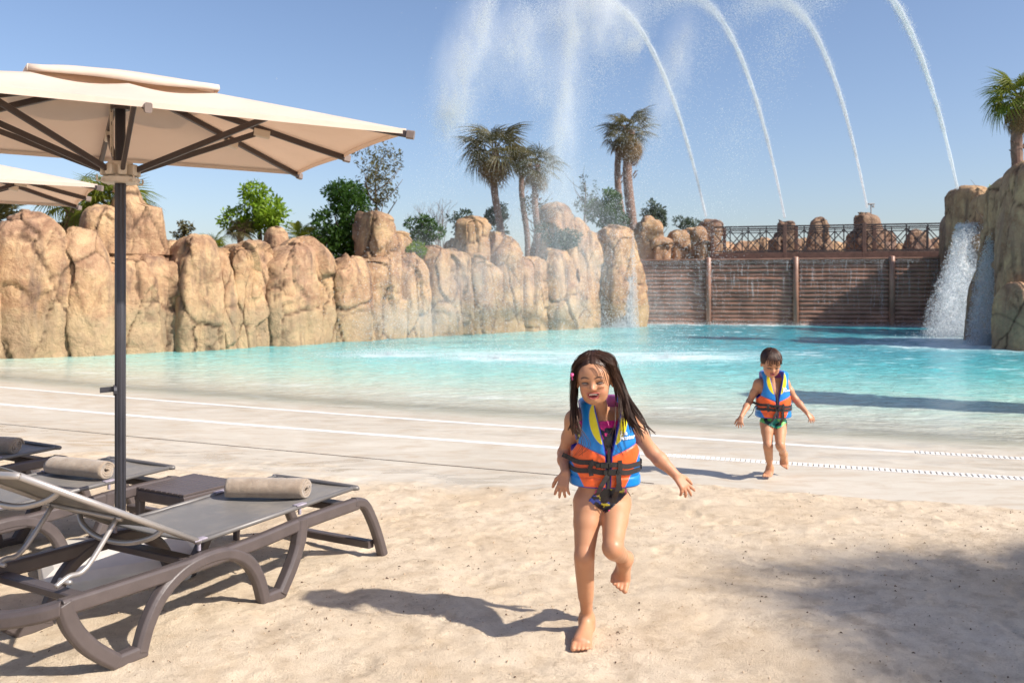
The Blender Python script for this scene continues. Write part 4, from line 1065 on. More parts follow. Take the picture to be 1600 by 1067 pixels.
M['lip'] = simple('lips', (.47,.13,.11), .35, .1, 40)
M['brow'] = simple('brow_hair', (.045,.022,.015), .7, .2, 90)
M['lash'] = simple('lash_line', (.018,.010,.008), .5)
M['eye_white'] = simple('eye_white', (.30,.24,.21), .3, .04)
M['iris'] = simple('brown_iris', (.03,.014,.008), .12, .1, 50)
SKIN = np.array((.50,.25,.135)); LIP = np.array((.50,.10,.09)); DARKB = np.array((.045,.022,.015))
def frame(x, y, z):
    """columns: local axes in world space"""
    return np.stack([np.array(x, float), np.array(y, float), np.array(z, float)], 1)
def rotm(rx, ry, rz): return np.array(Matrix.Rotation(rz, 3, 'Z') @ Matrix.Rotation(ry, 3, 'Y') @ Matrix.Rotation(rx, 3, 'X'))
def V3(p): return np.array(tuple(p), float)
def unit(v): v = np.array(v, float); return v/np.linalg.norm(v)

def hand(F, wrist, fdir, back, s, thumb_side, curl=(.3,.35,.4,.5), spread=.12):
    """palm, four unequal bent fingers and a thumb; fdir palm to fingers, back = direction the back of the hand faces, thumb_side = +-1 along side"""
    f = unit(fdir); n = unit(np.array(back) - np.dot(back, f)*f); sd_ = np.cross(f, n)*thumb_side
    W = np.array(wrist, float); k = .007*s/.14
    pl = .50*s; hw = .205*s; th = .105*s
    for q in (-.78, -.26, .26, .78):
        F.cap(W + f*.06*s + sd_*q*hw*.55, W + f*pl*(1-.04*abs(q)) + sd_*q*hw*.95, th*.88, th*.80, k=k*1.4, flat=(n, .95))
    lens = (.40, .455, .42, .33)
    for i, q in enumerate((.78, .26, -.26, -.80)):
        b0 = W + f*(pl*.95 - .02*s*abs(q)) + sd_*q*hw*.98; L = lens[i]*s; r = .068*s*(.9 if i == 3 else 1)
        d0 = unit(f + sd_*q*spread*2.0); c = curl[i]; p = b0
        for j, (fr, cc) in enumerate(((.44, c*.8), (.31, c*1.9), (.25, c*2.7))):
            d = unit(d0*math.cos(cc) - n*math.sin(cc)); p2 = p + d*L*fr; F.cap(p, p2, r*(1-.09*j), r*(1-.09*(j+1)), k=.003); p = p2
    tb_ = W + f*.14*s + sd_*hw*.75 - n*.02*s; d = unit(f*.62 + sd_*.75 - n*.25); p = tb_ + d*.25*s
    F.cap(tb_, p, .098*s, .078*s, k=k*1.5); d = unit(f*.85 + sd_*.42 - n*.3); p2 = p + d*.20*s; F.cap(p, p2, .076*s, .068*s, k=.003)
    F.cap(p2, p2 + unit(d + f*.2 - n*.2)*.15*s, .068*s, .054*s, k=.003)

def foot(F, ankle, heel, ball, toe_dir, up, s, side):
    """heel, arch, ball and five toes; side = +1 when the big toe lies on the +x side"""
    A, H, B = (np.array(q, float) for q in (ankle, heel, ball)); t = unit(toe_dir); u = unit(np.array(up) - np.dot(up, t)*t); x = np.cross(t, u)*side
    F.cap(A, H + u*.01*s, .165*s, .155*s, k=.03); F.ell(H, (.15*s,)*3, k=.02)
    F.cap(A - u*.05*s + t*.08*s, B + x*.05*s + u*.02*s, .15*s, .115*s, k=.03)
    F.cap(H, B - x*.12*s - u*.02*s, .12*s, .10*s, k=.03); F.cap(H + t*.15*s, B + x*.12*s - u*.02*s, .11*s, .11*s, k=.03)
    for i, (q, L, r) in enumerate(((.17,.30,.075),(.06,.29,.054),(-.03,.26,.050),(-.115,.22,.046),(-.19,.17,.042))):
        b0 = B + x*q*s - u*.045*s; m_ = b0 + t*L*.55*s + u*.015*s; F.cap(b0, m_, r*s*1.05, r*s*.95, k=.006); F.cap(m_, m_ + t*L*.45*s - u*.02*s, r*s*.95, r*s*.92, k=.004)

def head(F, O, Rm, s, girl=True, h=None):
    """O = chin point, local x = to the picture's right, y = backwards, z = up; s = height chin to skull top"""
    s = s/.21
    def L(x, y, z): return O + Rm @ np.array((x, y, z))*s
    def E(x, y, z, rx, ry, rz, k=.02, sub=False, rot=None): F.ell(L(x, y, z), np.array((rx, ry, rz))*s, Rm if rot is None else Rm @ rot, k*s, sub)
    E(0, .020, .122, .0745, .090, .086, .03)
    E(0, -.022, .080, .0550, .062, .076, .03)
    E(0, -.040, .020, .023, .030, .022, .035)
    for q in (-1, 1):
        E(q*.031, -.053, .060, .021, .023, .022, .022); E(q*.030, -.012, .038, .019, .036, .028, .03)
    E(0, -.062, .128, .045, .022, .03, .04)
    for q in (-1, 1): E(q*.030, -.0885, .0935, .0165, .012, .010, .012, True)
    for q in (-1, 1):
        E(q*.030, -.0675, .0925, .0150, .0150, .0145, .004); E(q*.029, -.0775, .1075, .018, .009, .006, .012)
        E(q*.031, -.0775, .0775, .017, .008, .0055, .012)
    F.cap(L(0, -.076, .103), L(0, -.0935, .073), .0068*s, .0098*s, .012*s)
    E(0, -.0955, .0700, .0098, .0095, .0078, .006)
    for q in (-1, 1): E(q*.0095, -.0880, .0685, .0062, .0075, .0055, .005)
    # open smiling mouth
    w, zc = (.0285, .0420) if girl else (.021, .042); op = .0150 if girl else .0125
    E(0, -.090, zc-.0045, w*.92, .030, op*.86, .004, True)
    up = [(-w, -.0655, zc+.0100), (-w*.55, -.0815, zc+.0085), (0, -.0865, zc+.0080), (w*.55, -.0815, zc+.0085), (w, -.0655, zc+.0100)]
    lo = [(-w, -.0655, zc+.0092), (-w*.6, -.0780, zc-.0115), (0, -.0820, zc-.0175), (w*.6, -.0780, zc-.0115), (w, -.0655, zc+.0092)]
    E(0, -.056, zc-.010, w*.7, .018, .006, .003)      # tongue
    for q in (-1, 1): E(q*.0745, .012, .082, .008, .016, .026, .008); E(q*.080, .006, .084, .004, .009, .016, .004, True)
    return L, s, up, lo

def seg_dist(P, pts):
    d = np.full(len(P), 9.)
    for a, b in zip(pts[:-1], pts[1:]):
        a, b = np.array(a, float), np.array(b, float); e = b-a; t = np.clip(((P-a)@e)/(e@e), 0, 1); d = np.minimum(d, np.linalg.norm(P-a-t[:,None]*e, axis=1))
    return d
def paint_head(V, C, O, Rm, s, up, lo, girl=True):
    Q = ((V-O) @ Rm)/(s/.21); near = (Q[:,2] > -.02) & (Q[:,2] < .24) & (np.abs(Q[:,0]) < .1) & (Q[:,1] < .12); fr = near & (Q[:,1] < -.03)
    def blend(m, w, col): C[m] = C[m]*(1-w[m,None]) + np.array(col)*w[m,None]
    ck = np.exp(-((np.abs(Q[:,0])-.040)/.018)**2-((Q[:,2]-.060)/.018)**2); blend(fr, ck*.35, (.62,.20,.14))
    blend(fr, np.exp(-(Q[:,0]/.011)**2-((Q[:,2]-.070)/.010)**2)*.3, (.60,.22,.16))
    d = np.minimum(seg_dist(Q, up), seg_dist(Q, lo)); pass
    w = abs(up[0][0]); zc = up[0][2]-.0100
    ins = fr & (Q[:,1] > -.0815+.25*(np.abs(Q[:,0])**2)/w) & (np.abs(Q[:,0]) < w*.80) & (Q[:,2] < zc+.009) & (Q[:,2] > zc-.016)
    C[ins] = (.10,.015,.015); tg_ = ins & (Q[:,2] < zc-.001); C[tg_] = (.42,.08,.08)
    for q in (-1, 1):
        x = Q[:,0]*q
        br = [(.012,-.085,.1135),(.024,-.085,.1175),(.036,-.079,.1165),(.046,-.068,.111)]
        blend(fr, np.clip((.0040-seg_dist(np.stack([x, Q[:,1]*0-.08, Q[:,2]], 1), [(a, -.08, c) for a, _, c in br]))/.0022, 0, 1)*.45, DARKB)
        ey = [(.015,-.08,.0895),(.023,-.08,.0868),(.032,-.08,.0862),(.041,-.08,.0885),(.047,-.08,.0925)]
        dd = seg_dist(np.stack([x, Q[:,1]*0-.08, Q[:,2]], 1), ey); blend(fr, np.clip((.0050-dd)/.003, 0, 1)*.45, (.12,.05,.03))
        lid = np.exp(-((x-.031)/.013)**2-((Q[:,2]-.0935)/.004)**2); blend(fr, lid*.35, (.42,.18,.11))
        so_ = np.exp(-((x-.031)/.017)**2-((Q[:,2]-.101)/.003)**2); blend(fr, so_*.4, (.30,.12,.07))

def person(name, label, J, h, H, girl, head_R, handspec, group):
    """J: joint positions (picture-left = L, picture-right = R); H = standing height"""
    J = {k: V3(v) for k, v in J.items()}; s = H/1.30
    allp = np.stack(list(J.values())); F = Field(allp.min(0)-.17*s, np.maximum(allp.max(0)+np.array((.17,.17,.05))*s, J['chin']+np.array((.14,.17,.285))*s), h)
    pel, chest, neck = J['pelvis'], J['chest'], J['neck']
    ux = unit(J['shR']-J['shL']); up_ = unit(neck-pel); bk = np.cross(up_, ux); bk = unit(bk) if np.dot(bk, (0,1,0)) > 0 else -unit(bk)
    hx = unit(J['hipR']-J['hipL'])
    T = frame(ux, bk, np.cross(ux, bk)); T[:,2] *= np.sign(np.dot(T[:,2], up_)); 
    # torso
    F.ell(pel + np.array((0,0,.01))*s, np.array((.106,.080,.080))*s, T, k=.04)
    F.ell(pel*.55+chest*.45, np.array((.100,.072,.11))*s, T, k=.05)
    F.ell(chest, np.array((.113,.082,.115))*s, T, k=.05)
    F.cap(J['shL']*.8+neck*.2, J['shR']*.8+neck*.2, .046*s, .046*s, k=.05)
    F.cap(neck - up_*.03*s, J['chin'] + head_R @ np.array((0,.035,.04))*s, .040*s, .036*s, k=.03)
    for q in ('L', 'R'):
        F.ell(pel + (J['hip'+q]-pel)*.9 + bk*.042*s - up_*.01*s, np.array((.056,.058,.064))*s, T, k=.03)
    # legs
    for q in ('L', 'R'):
        hp, kn, an = J['hip'+q], J['kn'+q], J['an'+q]
        m_ = hp*.62+kn*.38; F.cap(hp, m_, .068*s, .057*s, k=.02); F.cap(m_, kn, .057*s, .042*s, k=.012)
        F.ell(kn + unit(kn-an*.5-hp*.5 + 1e-6)*.006*s, np.array((.041,.042,.046))*s, k=.012)
        ax = unit(an-kn); side_ = hx; back_ = np.cross(ax, side_); back_ = -back_ if np.dot(back_, (0,1,0)) < 0 and abs(ax[2]) > .5 else back_
        if abs(ax[2]) <= .5: back_ = np.array((0,0,1.))*-1
        c_ = kn + (an-kn)*.30
        F.cap(kn, an, .038*s, .0255*s, k=.012); F.cap(kn + (an-kn)*.12 + back_*.010*s, kn + (an-kn)*.62 + back_*.005*s, .037*s, .025*s, k=.03)
        foot(F, an, J['heel'+q], J['ball'+q], J['ball'+q]-J['heel'+q] if 'toe'+q not in J else J['toe'+q]-J['ball'+q], J['ft_up'+q]-0, .19*s, -1 if q == 'R' else 1)
    # arms
    for q in ('L', 'R'):
        sh, el, wr = J['sh'+q], J['el'+q], J['wr'+q]
        F.ell(sh, np.array((.043,.043,.043))*s, k=.03); m_ = sh*.5+el*.5
        F.cap(sh, m_, .040*s, .035*s, k=.03); F.cap(m_, el, .035*s, .0285*s, k=.02)
        F.cap(el, el*.65+wr*.35, .030*s, .031*s, k=.02); F.cap(el*.65+wr*.35, wr, .031*s, .0200*s, k=.02)
        hs = handspec[q]; hand(F, wr, hs[0], hs[1], .122*s, hs[2], hs[3], hs[4])
    hs_ = (.213 if girl else .252)*s; L, _, up, lo = head(F, J['chin'], head_R, hs_, girl)
    V, Fc = F.mesh()
    # largest connected surface is the body; drop specks
    hw_ = ((V-J['chin']) @ head_R)
    face = (hw_[:,2] > 0) & (hw_[:,1] < -.03*s) & (np.abs(hw_[:,0]) < .06)
    hnd = np.zeros(len(V), bool)
    for q in ('L', 'R'): hnd |= np.linalg.norm(V-J['wr'+q], axis=1) < .16*s
    w = np.where(face | hnd, .25, 1.0); V = relax(V, Fc, 2, .5, w)
    C = np.tile(SKIN, (len(V), 1)); paint_head(V, C, J['chin'], head_R, hs_, up, lo, girl)
    for q in ('L', 'R'):
        for key, rr_ in (('kn', .05), ('el', .035), ('ball', .06), ('heel', .04)):
            if key+q in J:
                g = np.exp(-(np.linalg.norm(V-J[key+q], axis=1)/(rr_*s))**2)*.35; C = C*(1-g[:,None]) + np.array((.50,.19,.11))*g[:,None]
        g = np.clip((np.linalg.norm(V-J['wr'+q], axis=1) < .17*s)*1., 0, 1)*.25; C = C*(1-g[:,None]) + np.array((.56,.25,.17))*g[:,None]
    body = mk(name, V, Fc, M['skin'], None, True, cols=C)
    tag(body, label, 'girl' if girl else 'boy', group)
    N = vnormals(V, Fc)
    # teeth
    for row, zz, n, rr_ in (((up, -.0040, 6, .0040)) , ):
        me = None
        wdt = abs(up[0][0])*.62
        for k in range(n):
            x = -wdt + 2*wdt*(k+.5)/n; y = -.0765 + .22*(x/wdt)**2*.02; z = up[2][2] + zz - .0008*abs(k-n/2+.5)
            b = MB(); b.box((0,0,0), (2*wdt/n*.9*hs_/.21, .004, .0068*hs_/.21), ch=.0009); o = b.build('tooth', M['teeth'], body) if me is None else bpy.data.objects.new('tooth', me)
            if me is not None: COL.objects.link(o); o.parent = body
            me = o.data; o.location = L(x, y, z); o.rotation_euler = Matrix(head_R.tolist()).to_euler()
    # lips, eyes, lashes and brows laid on the face
    Q = ((V-J['chin']) @ head_R)/(hs_/.21); fm = (Q[:,1] < -.02) & (np.abs(Q[:,0]) < .07) & (Q[:,2] > 0) & (Q[:,2] < .16); Qf = Q[fm]; sc_ = hs_/.21
    def fy(x, z, r_=.0055):
        d2 = (Qf[:,0]-x)**2+(Qf[:,2]-z)**2; w_ = np.exp(-d2/(2*(.0028)**2)); return float((Qf[:,1]*w_).sum()/w_.sum())
    yl = lambda x, z: min(fy(x, z+.004), fy(x, z-.004), -.058)
    def stroke(nm, P, rr_, mat, off=0.0, n_=4, fyk=True, par=body):
        pts = smooth_path([(x, 0, z) for x, z in P], n_); pts = [L(p.x, (fy(p.x, p.z) if fyk else lipy(p.x, p.z))+off, p.z) for p in pts]; n2 = len(pts)
        rr2 = [sc_*np.interp(k/(n2-1), np.linspace(0, 1, len(rr_)), rr_) for k in range(n2)]; b = MB(); b.tube(pts, rr2, 8); return b.build(nm, mat, par, smooth=True)
    ww = abs(up[0][0]); zc_ = up[0][2]-.0100
    yc = min(fy(0, zc_+.016), fy(0, zc_-.024)); ye = fy(ww*1.05, zc_+.008)
    lipy = lambda x, z: yc + (ye-yc)*(abs(x)/ww)**2.2 + (.004 if z < zc_ else 0)*(1-(abs(x)/ww)**2)
    stroke('lip', [(-ww, zc_+.0100), (-ww*.6, zc_+.0095), (-ww*.2, zc_+.0098), (0, zc_+.0088), (ww*.2, zc_+.0098), (ww*.6, zc_+.0095), (ww, zc_+.0100)], (.0011, .0022, .0026, .0022, .0026, .0022, .0011), M['lip'], .0005, 4, False)
    stroke('lip', [(-ww, zc_+.0098), (-ww*.72, zc_-.0045), (-ww*.35, zc_-.0125), (0, zc_-.0150), (ww*.35, zc_-.0125), (ww*.72, zc_-.0045), (ww, zc_+.0098)], (.0010, .0018, .0025, .0028, .0025, .0018, .0010), M['lip'], .0005, 4, False)
    for q in (-1, 1):
        X_ = lambda P: [(x*q, z) for x, z in P]
        stroke('eyebrow', X_([(.013,.1125),(.022,.1165),(.033,.1180),(.044,.1150),(.051,.1100)]), (.0012, .0019, .0018, .0014, .0005), M['brow'], -.0003)
        e = stroke('eyelid_line', X_([(.0155,.0905),(.0215,.0945),(.030,.0965),(.039,.0950),(.0475,.0895)]), (.0007, .0014, .0017, .0017, .0009), M['lash'], -.0002)
        stroke('eyelid_line', X_([(.0160,.0900),(.024,.0885),(.032,.0880),(.040,.0890),(.0465,.0900)]), (.0004, .0008, .0009, .0009, .0005), M['lash'], .0002)
        cx2, cz2 = .031*q, .0920; y2 = fy(cx2, cz2); bm2 = bmesh.new(); bmesh.ops.create_uvsphere(bm2, u_segments=16, v_segments=10, radius=1); me2 = bpy.data.meshes.new('eye'); bm2.to_mesh(me2); bm2.free(); me2.polygons.foreach_set('use_smooth', [True]*len(me2.polygons))
        for nm2, rx2, rz2, o2, mt in (('eye', .0125, .0026, .0020, M['eye_white']), ('iris', .0085, .0028, .0007, M['iris'])):
            m3 = me2 if nm2 == 'eye' else me2.copy(); m3.materials.append(mt); o3 = bpy.data.objects.new(nm2, m3); COL.objects.link(o3)
            o3.parent = body; o3.location = L(cx2, y2+o2, cz2); o3.rotation_euler = Matrix(head_R.tolist()).to_euler(); o3.scale = (rx2*sc_, .0034*sc_, rz2*sc_)
    return body, V, Fc, N, T, dict(L=L, s=s, hs=hs_, J=J, R=head_R)

# ------------------------------------------------------------------ life vest
def build_vest(body, O, T, s, dims, sx=0.0, small=False):
    """O = bottom centre of the vest, T = axes (x right, y back, z up), dims = (height, half widths bottom/top, half depths)"""
    Ht, ab, at_, db, dt = dims; h = .0028*s if not small else .0040
    m = max(ab, at_)+.06; F = Field((-m, -db-.07, -.04), (m, db+.07, Ht+.07), h)
    ax = [F.lo[k]+h*np.arange(F.n[k]) for k in range(3)]; X, Y, Z = np.meshgrid(*ax, indexing='ij'); t = np.clip(Z/Ht, 0, 1)
    A = ab + (at_-ab)*t; D = db + (dt-db)*t**1.3
    bulge = .010*s*np.sin(np.pi*np.clip(t*1.1, 0, 1)); A = A + bulge*.5; D = D + bulge
    # quilted foam: shallow grooves at the panel seams
    seam = np.exp(-((Z-(.135*s+.45*np.abs(X)*1.0))/.006)**2)*.0035*s*(Y < 0) + np.exp(-((Z-.098*s)/.006)**2)*.004*s + np.exp(-((Z-.050*s)/.006)**2)*.004*s
    n = 2.5; e = (np.abs(X/A)**n + np.abs(Y/D)**n)**(1/n); out = (e-1)*np.minimum(A, D) + seam
    th = .032*s; inn = (e*1.0-1)*np.minimum(A, D) + th
    d = np.maximum(out, -inn)
    def smax(a, b, k): q = np.maximum(k-np.abs(a-b), 0)/k; return np.maximum(a, b)+q*q*k*.25
    top = Z - Ht + .9*np.maximum(0, np.abs(X)-.055*s)**1.5 ; bot = -Z
    # shoulders lean inwards over the body: front and back meet on top
    d = smax(d, bot, .016*s)
    sh = np.maximum(out, top + .0*Y); 
    cap_ = smax(np.maximum(out, -(Z-(Ht-.034*s))), top, .02*s)
    d = np.minimum(d, cap_); d = smax(d, top, .02*s)
    # armholes
    for q in (-1, 1):
        a_ = np.sqrt(((X-q*(at_+.012*s))/(.052*s))**2 + ((Y-.002)/(.072*s))**2 + ((Z-(Ht-.125*s))/(.105*s))**2); d = smax(d, (1-a_)*.055*s, .012*s)
        d = smax(d, -np.maximum(np.maximum(np.abs(X)*1.0-1e3, 0)-1, -1) - 2, .01) if False else d
    # neck hole and front V
    nk = np.sqrt((X/(.058*s))**2 + ((Y-.012*s)/(.062*s))**2) ; d = smax(d, (1-nk)*.058*s, .010*s)
    vw = np.interp(Z, [0, Ht-.235*s, Ht-.05*s, Ht+.1], [.0045*s, .010*s, .054*s, .07*s]); fr = np.maximum(vw-np.abs(X-sx*s), -Y+0) if False else np.where(Y < .01*s, vw-np.abs(X), -1)
    d = smax(d, fr, .008*s)
    F.v = d.astype(np.float32); V, Fc = F.mesh(); V = relax(V, Fc, 1, .5)
    x, y, z = V[:,0], V[:,1], V[:,2]; xa = np.abs(x)
    BLUE = np.array((.0,.21,.62)); ORG = np.array((.86,.115,.015)); YEL = np.array((.82,.70,.0)); TR = np.array((.02,.03,.36)); RED = np.array((.55,.02,.05))
    C = np.tile(BLUE, (len(V), 1)); front = y < .03*s
    zb = .138*s + .42*xa
    side_lim = np.where(x > 0, .070*s, .098*s) + z*.50
    def soft(m, sd, col):
        w_ = np.clip(sd/.0026+.5, 0, 1)*m; C[:] = C*(1-w_[:,None]) + np.array(col)*w_[:,None]
    soft(front, np.minimum(zb-z, (side_lim-xa)*.9), ORG)
    C[(~front) & (z < .13*s)] = ORG
    C[(~front) & (z >= .13*s)] = RED*.6+BLUE*.4
    vwv = np.interp(z, [0, Ht-.235*s, Ht-.05*s, Ht+.1], [.0045*s, .010*s, .054*s, .07*s]); e = xa-vwv; zr = (z-(Ht-.190*s))/(.175*s)
    yw = .034*s*np.sin(np.pi*np.clip(zr, 0, 1)**.8)**.7; soft(front & (y < .0) & (zr > 0) & (zr < 1), np.minimum(e-.007*s, .007*s+yw-e), YEL)
    soft(front & (y < 0), .0065*s-e, TR); soft(z < 1, .008*s-z, TR)
    soft(front, .0016*s-np.abs(z-zb), TR*.5+BLUE*.3)
    arm = np.sqrt(((xa-(at_+.012*s))/(.052*s))**2 + ((y-.002)/(.072*s))**2 + ((z-(Ht-.125*s))/(.105*s))**2); soft(z > 0, (1.12-arm)*.07*s, TR)
    Vw = O + V @ T.T
    vest = mk('life_vest', Vw, Fc, M['vest'], body, True, cols=C)
    # webbing that follows the vest
    def surf(px, pz, off=.003):
        t_ = min(1, max(0, pz/Ht)); bl = .010*s*math.sin(math.pi*min(1, max(0, t_*1.1))); a_ = ab+(at_-ab)*t_+bl*.5+off; d_ = db+(dt-db)*t_**1.3+bl+off
        r_ = min(.9999, abs(px)/a_); return np.array((px, -d_*(1-r_**n)**(1/n), pz))
    def ribbon(name, pts, w, th_=.0022, parent=vest, up_=(0,0,1), mat=None):
        P = [Vector((O + T @ np.array(p)).tolist()) for p in pts]; Vv = []; up_ = Vector((T @ np.array(up_)).tolist())
        for i, p in enumerate(P):
            tt = (P[min(i+1, len(P)-1)]-P[max(i-1, 0)]).normalized(); u_ = (up_-tt*up_.dot(tt)).normalized(); nn = tt.cross(u_)
            for a, b_ in ((-1,-1),(1,-1),(1,1),(-1,1)): Vv.append(p + u_*a*w/2 + nn*b_*th_/2)
        Ff = [(i*4+k, i*4+(k+1)%4, i*4+4+(k+1)%4, i*4+4+k) for i in range(len(P)-1) for k in range(4)] + [(3,2,1,0), tuple(len(P)*4-4+k for k in range(4))]
        o = mk(name, Vv, Ff, mat or M['webbing'], parent, False); bm_fix(o.data); return o
    W = .021*s
    def belt(z0, z1, ext, name='strap'):
        pts = [surf(x_, z0 + (z1-z0)*(x_/ab+1)/2 + .003*s*math.sin(x_*60)) for x_ in np.linspace(-ab*.995, ab*.999, 34)]
        if ext: pts = [pts[0] + np.array((-.030*s, -.012*s, .012*s)), pts[0]+np.array((-.012*s,-.012*s,.004*s))] + pts[1:]
        pts += [np.array((ab+.004, -db*.1, z1)), np.array((ab*.985, db*.5, z1))]
        ribbon(name, pts, W)
    belt(.118*s, .098*s, True); belt(.080*s, .074*s, False)
    for xx, za, zc in ((-.078*s, .128*s, .060*s), (.046*s, .128*s, -.004*s)):
        ribbon('keeper_loop', [surf(xx+.004*math.sin(k), za+(zc-za)*k/8, .0065) for k in range(9)], .019*s, up_=(1,0,0))
    # zip, buckles, hanging tails
    ribbon('zip', [surf(0.0, z_, .0025) for z_ in np.linspace(.004*s, Ht-.20*s, 16)], .012*s, up_=(1,0,0))
    for bx, bz in ((-.022*s, .108*s), (.012*s, .078*s)):
        c = O + T @ surf(bx, bz, .012); b = MB(); Rr = Matrix(T.tolist())
        b.box((0,0,0), (.034*s,.012*s,.026*s), ch=.003*s); b.box((-.027*s,.001,0), (.018*s,.009*s,.021*s), ch=.002*s); b.box((.027*s,.001,0), (.016*s,.008*s,.018*s), ch=.002*s)
        o = b.build('buckle', M['buckle'], vest); o.location = c; o.rotation_euler = Rr.to_euler()
    e = -.03*s
    ribbon('strap_tail', [surf(.0*s, .080*s, .012), surf(-.012*s, .055*s, .016), surf(-.034*s, .020*s, .020), surf(-.046*s, e*.4, .014)+np.array((0,0,0)), np.array((-.050*s, -db+.02*s, e))], .020*s, up_=(1,0,0.1))
    ribbon('strap_tail', [surf(.040*s, .074*s, .014), surf(.044*s, .03*s, .018), surf(.036*s, -.004*s, .016), np.array((.030*s, -db+.01*s, -.035*s)), np.array((.026*s, -db+.02*s, -.062*s))], .022*s, up_=(1,0,0))
    # printed words
    try:
        for k, (txt, dz) in enumerate((('Sea', 0.), ('Master', -.0195*s))):
            cu = bpy.data.curves.new('words', 'FONT'); cu.body = txt; cu.size = .0245*s; cu.extrude = .0002; cu.offset = .0008*s; cu.space_character = 1.04; cu.resolution_u = 2
            to = bpy.data.objects.new('words', cu); COL.objects.link(to); dg = bpy.context.evaluated_depsgraph_get(); me = bpy.data.meshes.new_from_object(to.evaluated_get(dg))
            bpy.data.objects.remove(to); co = np.empty(len(me.vertices)*3); me.vertices.foreach_get('co', co); co = co.reshape(-1, 3); Pn = []
            for cx_, cy_, cz_ in co:
                px, pz = .047*s+cx_, Ht-.150*s+dz+cy_ + cx_*.06; Pn.append(O + T @ surf(px, pz, .0050*s + cz_))
            me.vertices.foreach_set('co', np.array(Pn).ravel()); me.materials.append(M['white_print']); o = bpy.data.objects.new('lettering', me); COL.objects.link(o); o.parent = vest
    except Exception as ex: print('text failed', ex)
    return vest

# ------------------------------------------------------------------ the girl, running towards the camera
DG = 3.80
J = dict(pelvis=atd(941,772,3.84), chest=atd(941,690,3.82), neck=atd(938,640,3.82), chin=atd(931,628,3.70),
         shL=atd(899,657,3.84), shR=atd(981,654,3.86), elL=atd(882,708,3.93), elR=atd(1018,705,3.90), wrL=atd(884,738,3.80), wrR=atd(1056,742,3.86),
         hipL=atd(919,785,3.83), hipR=atd(963,785,3.86), knL=atd(913,868,3.74), knR=atd(957,855,3.66), anL=atd(917,966,3.90), anR=atd(976,872,3.94))
J['heelL'] = np.array(V3(J['anL'])) + np.array((.005,.030,0)); J['heelL'][2] = .030
J['ballL'] = V3(at(910, 1004, .025)); J['ballL'][2] = .030; J['ft_upL'] = np.array((0,-.15,1.))
J['heelR'] = V3(atd(978, 872, 4.02)); J['ballR'] = V3(atd(970, 901, 4.00)); J['toeR'] = V3(atd(967, 916, 3.96)); J['ft_upR'] = np.array((0,-1,.25))
HR = rotm(R(3), R(-3), R(-12))
hsG = dict(L=((-.25,-.25,-1), (-.5,-.85,.1), 1, (.15,.2,.3,.35), .22), R=((.55,-.25,-.72), (.30,-.75,.55), -1, (.10,.22,.35,.5), .24))
girl, GV, GF_, GN, GT, GI = person('person', 'girl in a blue and orange life vest running barefoot over the sand, long wet hair', J, .0042, 1.30, True, HR, hsG, 'children running up the beach in life vests')
gO = V3(atd(944, 754, 3.835)); s = 1.0
gT = frame(unit((1,.05,-.01)), unit((-.05,1,.04)), unit((.012,-.04,1)))
gv = build_vest(girl, gO, gT, 1.0, (.384, .160, .124, .112, .086))
# black flowered swimsuit
def swim_cols(V, kind):
    P = V*1.0; n = len(V)
    if kind == 'girl':
        C = np.tile(np.array((.010,.008,.014)), (n, 1)); e, c = voro(P*24); f = fbm(P*38, 2)
        C[(c > .72) & (f > -.05)] = (.75,.03,.22); C[(c < .12) & (f > .02)] = (.05,.09,.45); C[(c > .48) & (c < .56) & (f > .1)] = (.6,.5,.05)
        C[V[:,2] > .955] = (.72,.02,.24)
    else:
        C = np.tile(np.array((.015,.03,.02)), (n, 1)); e, c = voro(P*26); C[c > .45] = (.14,.50,.10); C[c > .8] = (.02,.25,.2)
    return C
cx_ = GI['J']['pelvis'][0]; q = GV - GI['J']['pelvis']; tor = (np.abs(q[:,0]) < .14) & (GV[:,2] < .985) & (GV[:,2] > .57) & (GV[:,1] > 3.6)
armm = np.zeros(len(GV), bool)
for k in ('L', 'R'):
    armm |= seg_dist(GV, [GI['J']['sh'+k]*.9+GI['J']['el'+k]*.1, GI['J']['el'+k], GI['J']['wr'+k]]) < .050; armm |= np.linalg.norm(GV-GI['J']['wr'+k], axis=1) < .15
leg = GV[:,2] > GI['J']['pelvis'][2]-.065 + np.where(q[:,1] < .02, .74, .40)*np.abs(q[:,0]-.004)
ms = tor & leg & ~armm
V_, F_, u_ = shell(GV, GF_, ms, .0035, GN); C_ = swim_cols(np.concatenate([GV[u_], GV[u_]]), 'girl'); mk('swimsuit', V_, F_, M['swim'], girl, True, cols=C_)

# hair --------------------------------------------------------------
def strands(name, parent, curves, rad, mat=M['hair'], seg=4):
    V = []; F = []; base = 0
    for P, r in curves:
        P = np.asarray(P); n = len(P); Tn = np.gradient(P, axis=0); Tn /= np.linalg.norm(Tn, axis=1)[:,None]+1e-9
        a = np.cross(Tn, (0.3,1,.2)); a /= np.linalg.norm(a, axis=1)[:,None]+1e-9; b = np.cross(Tn, a)
        rr_ = r*(1-.55*np.linspace(0,1,n)**2); rr_[-1] *= .2
        for k in range(seg):
            t = 2*np.pi*k/seg; V.append(P + (a*math.cos(t)*1.5+b*math.sin(t)*.8)*rr_[:,None])
        blk = np.stack(V[-seg:], 1).reshape(-1, 3); V = V[:-seg] + [blk]
        I = base + np.arange(n*seg).reshape(n, seg); Jn = np.roll(I, -1, 1); F.append(np.stack([I[:-1], Jn[:-1], Jn[1:], I[1:]], -1).reshape(-1, 4)); base += n*seg
    return mk(name, np.concatenate(V), np.concatenate(F), mat, parent, True)
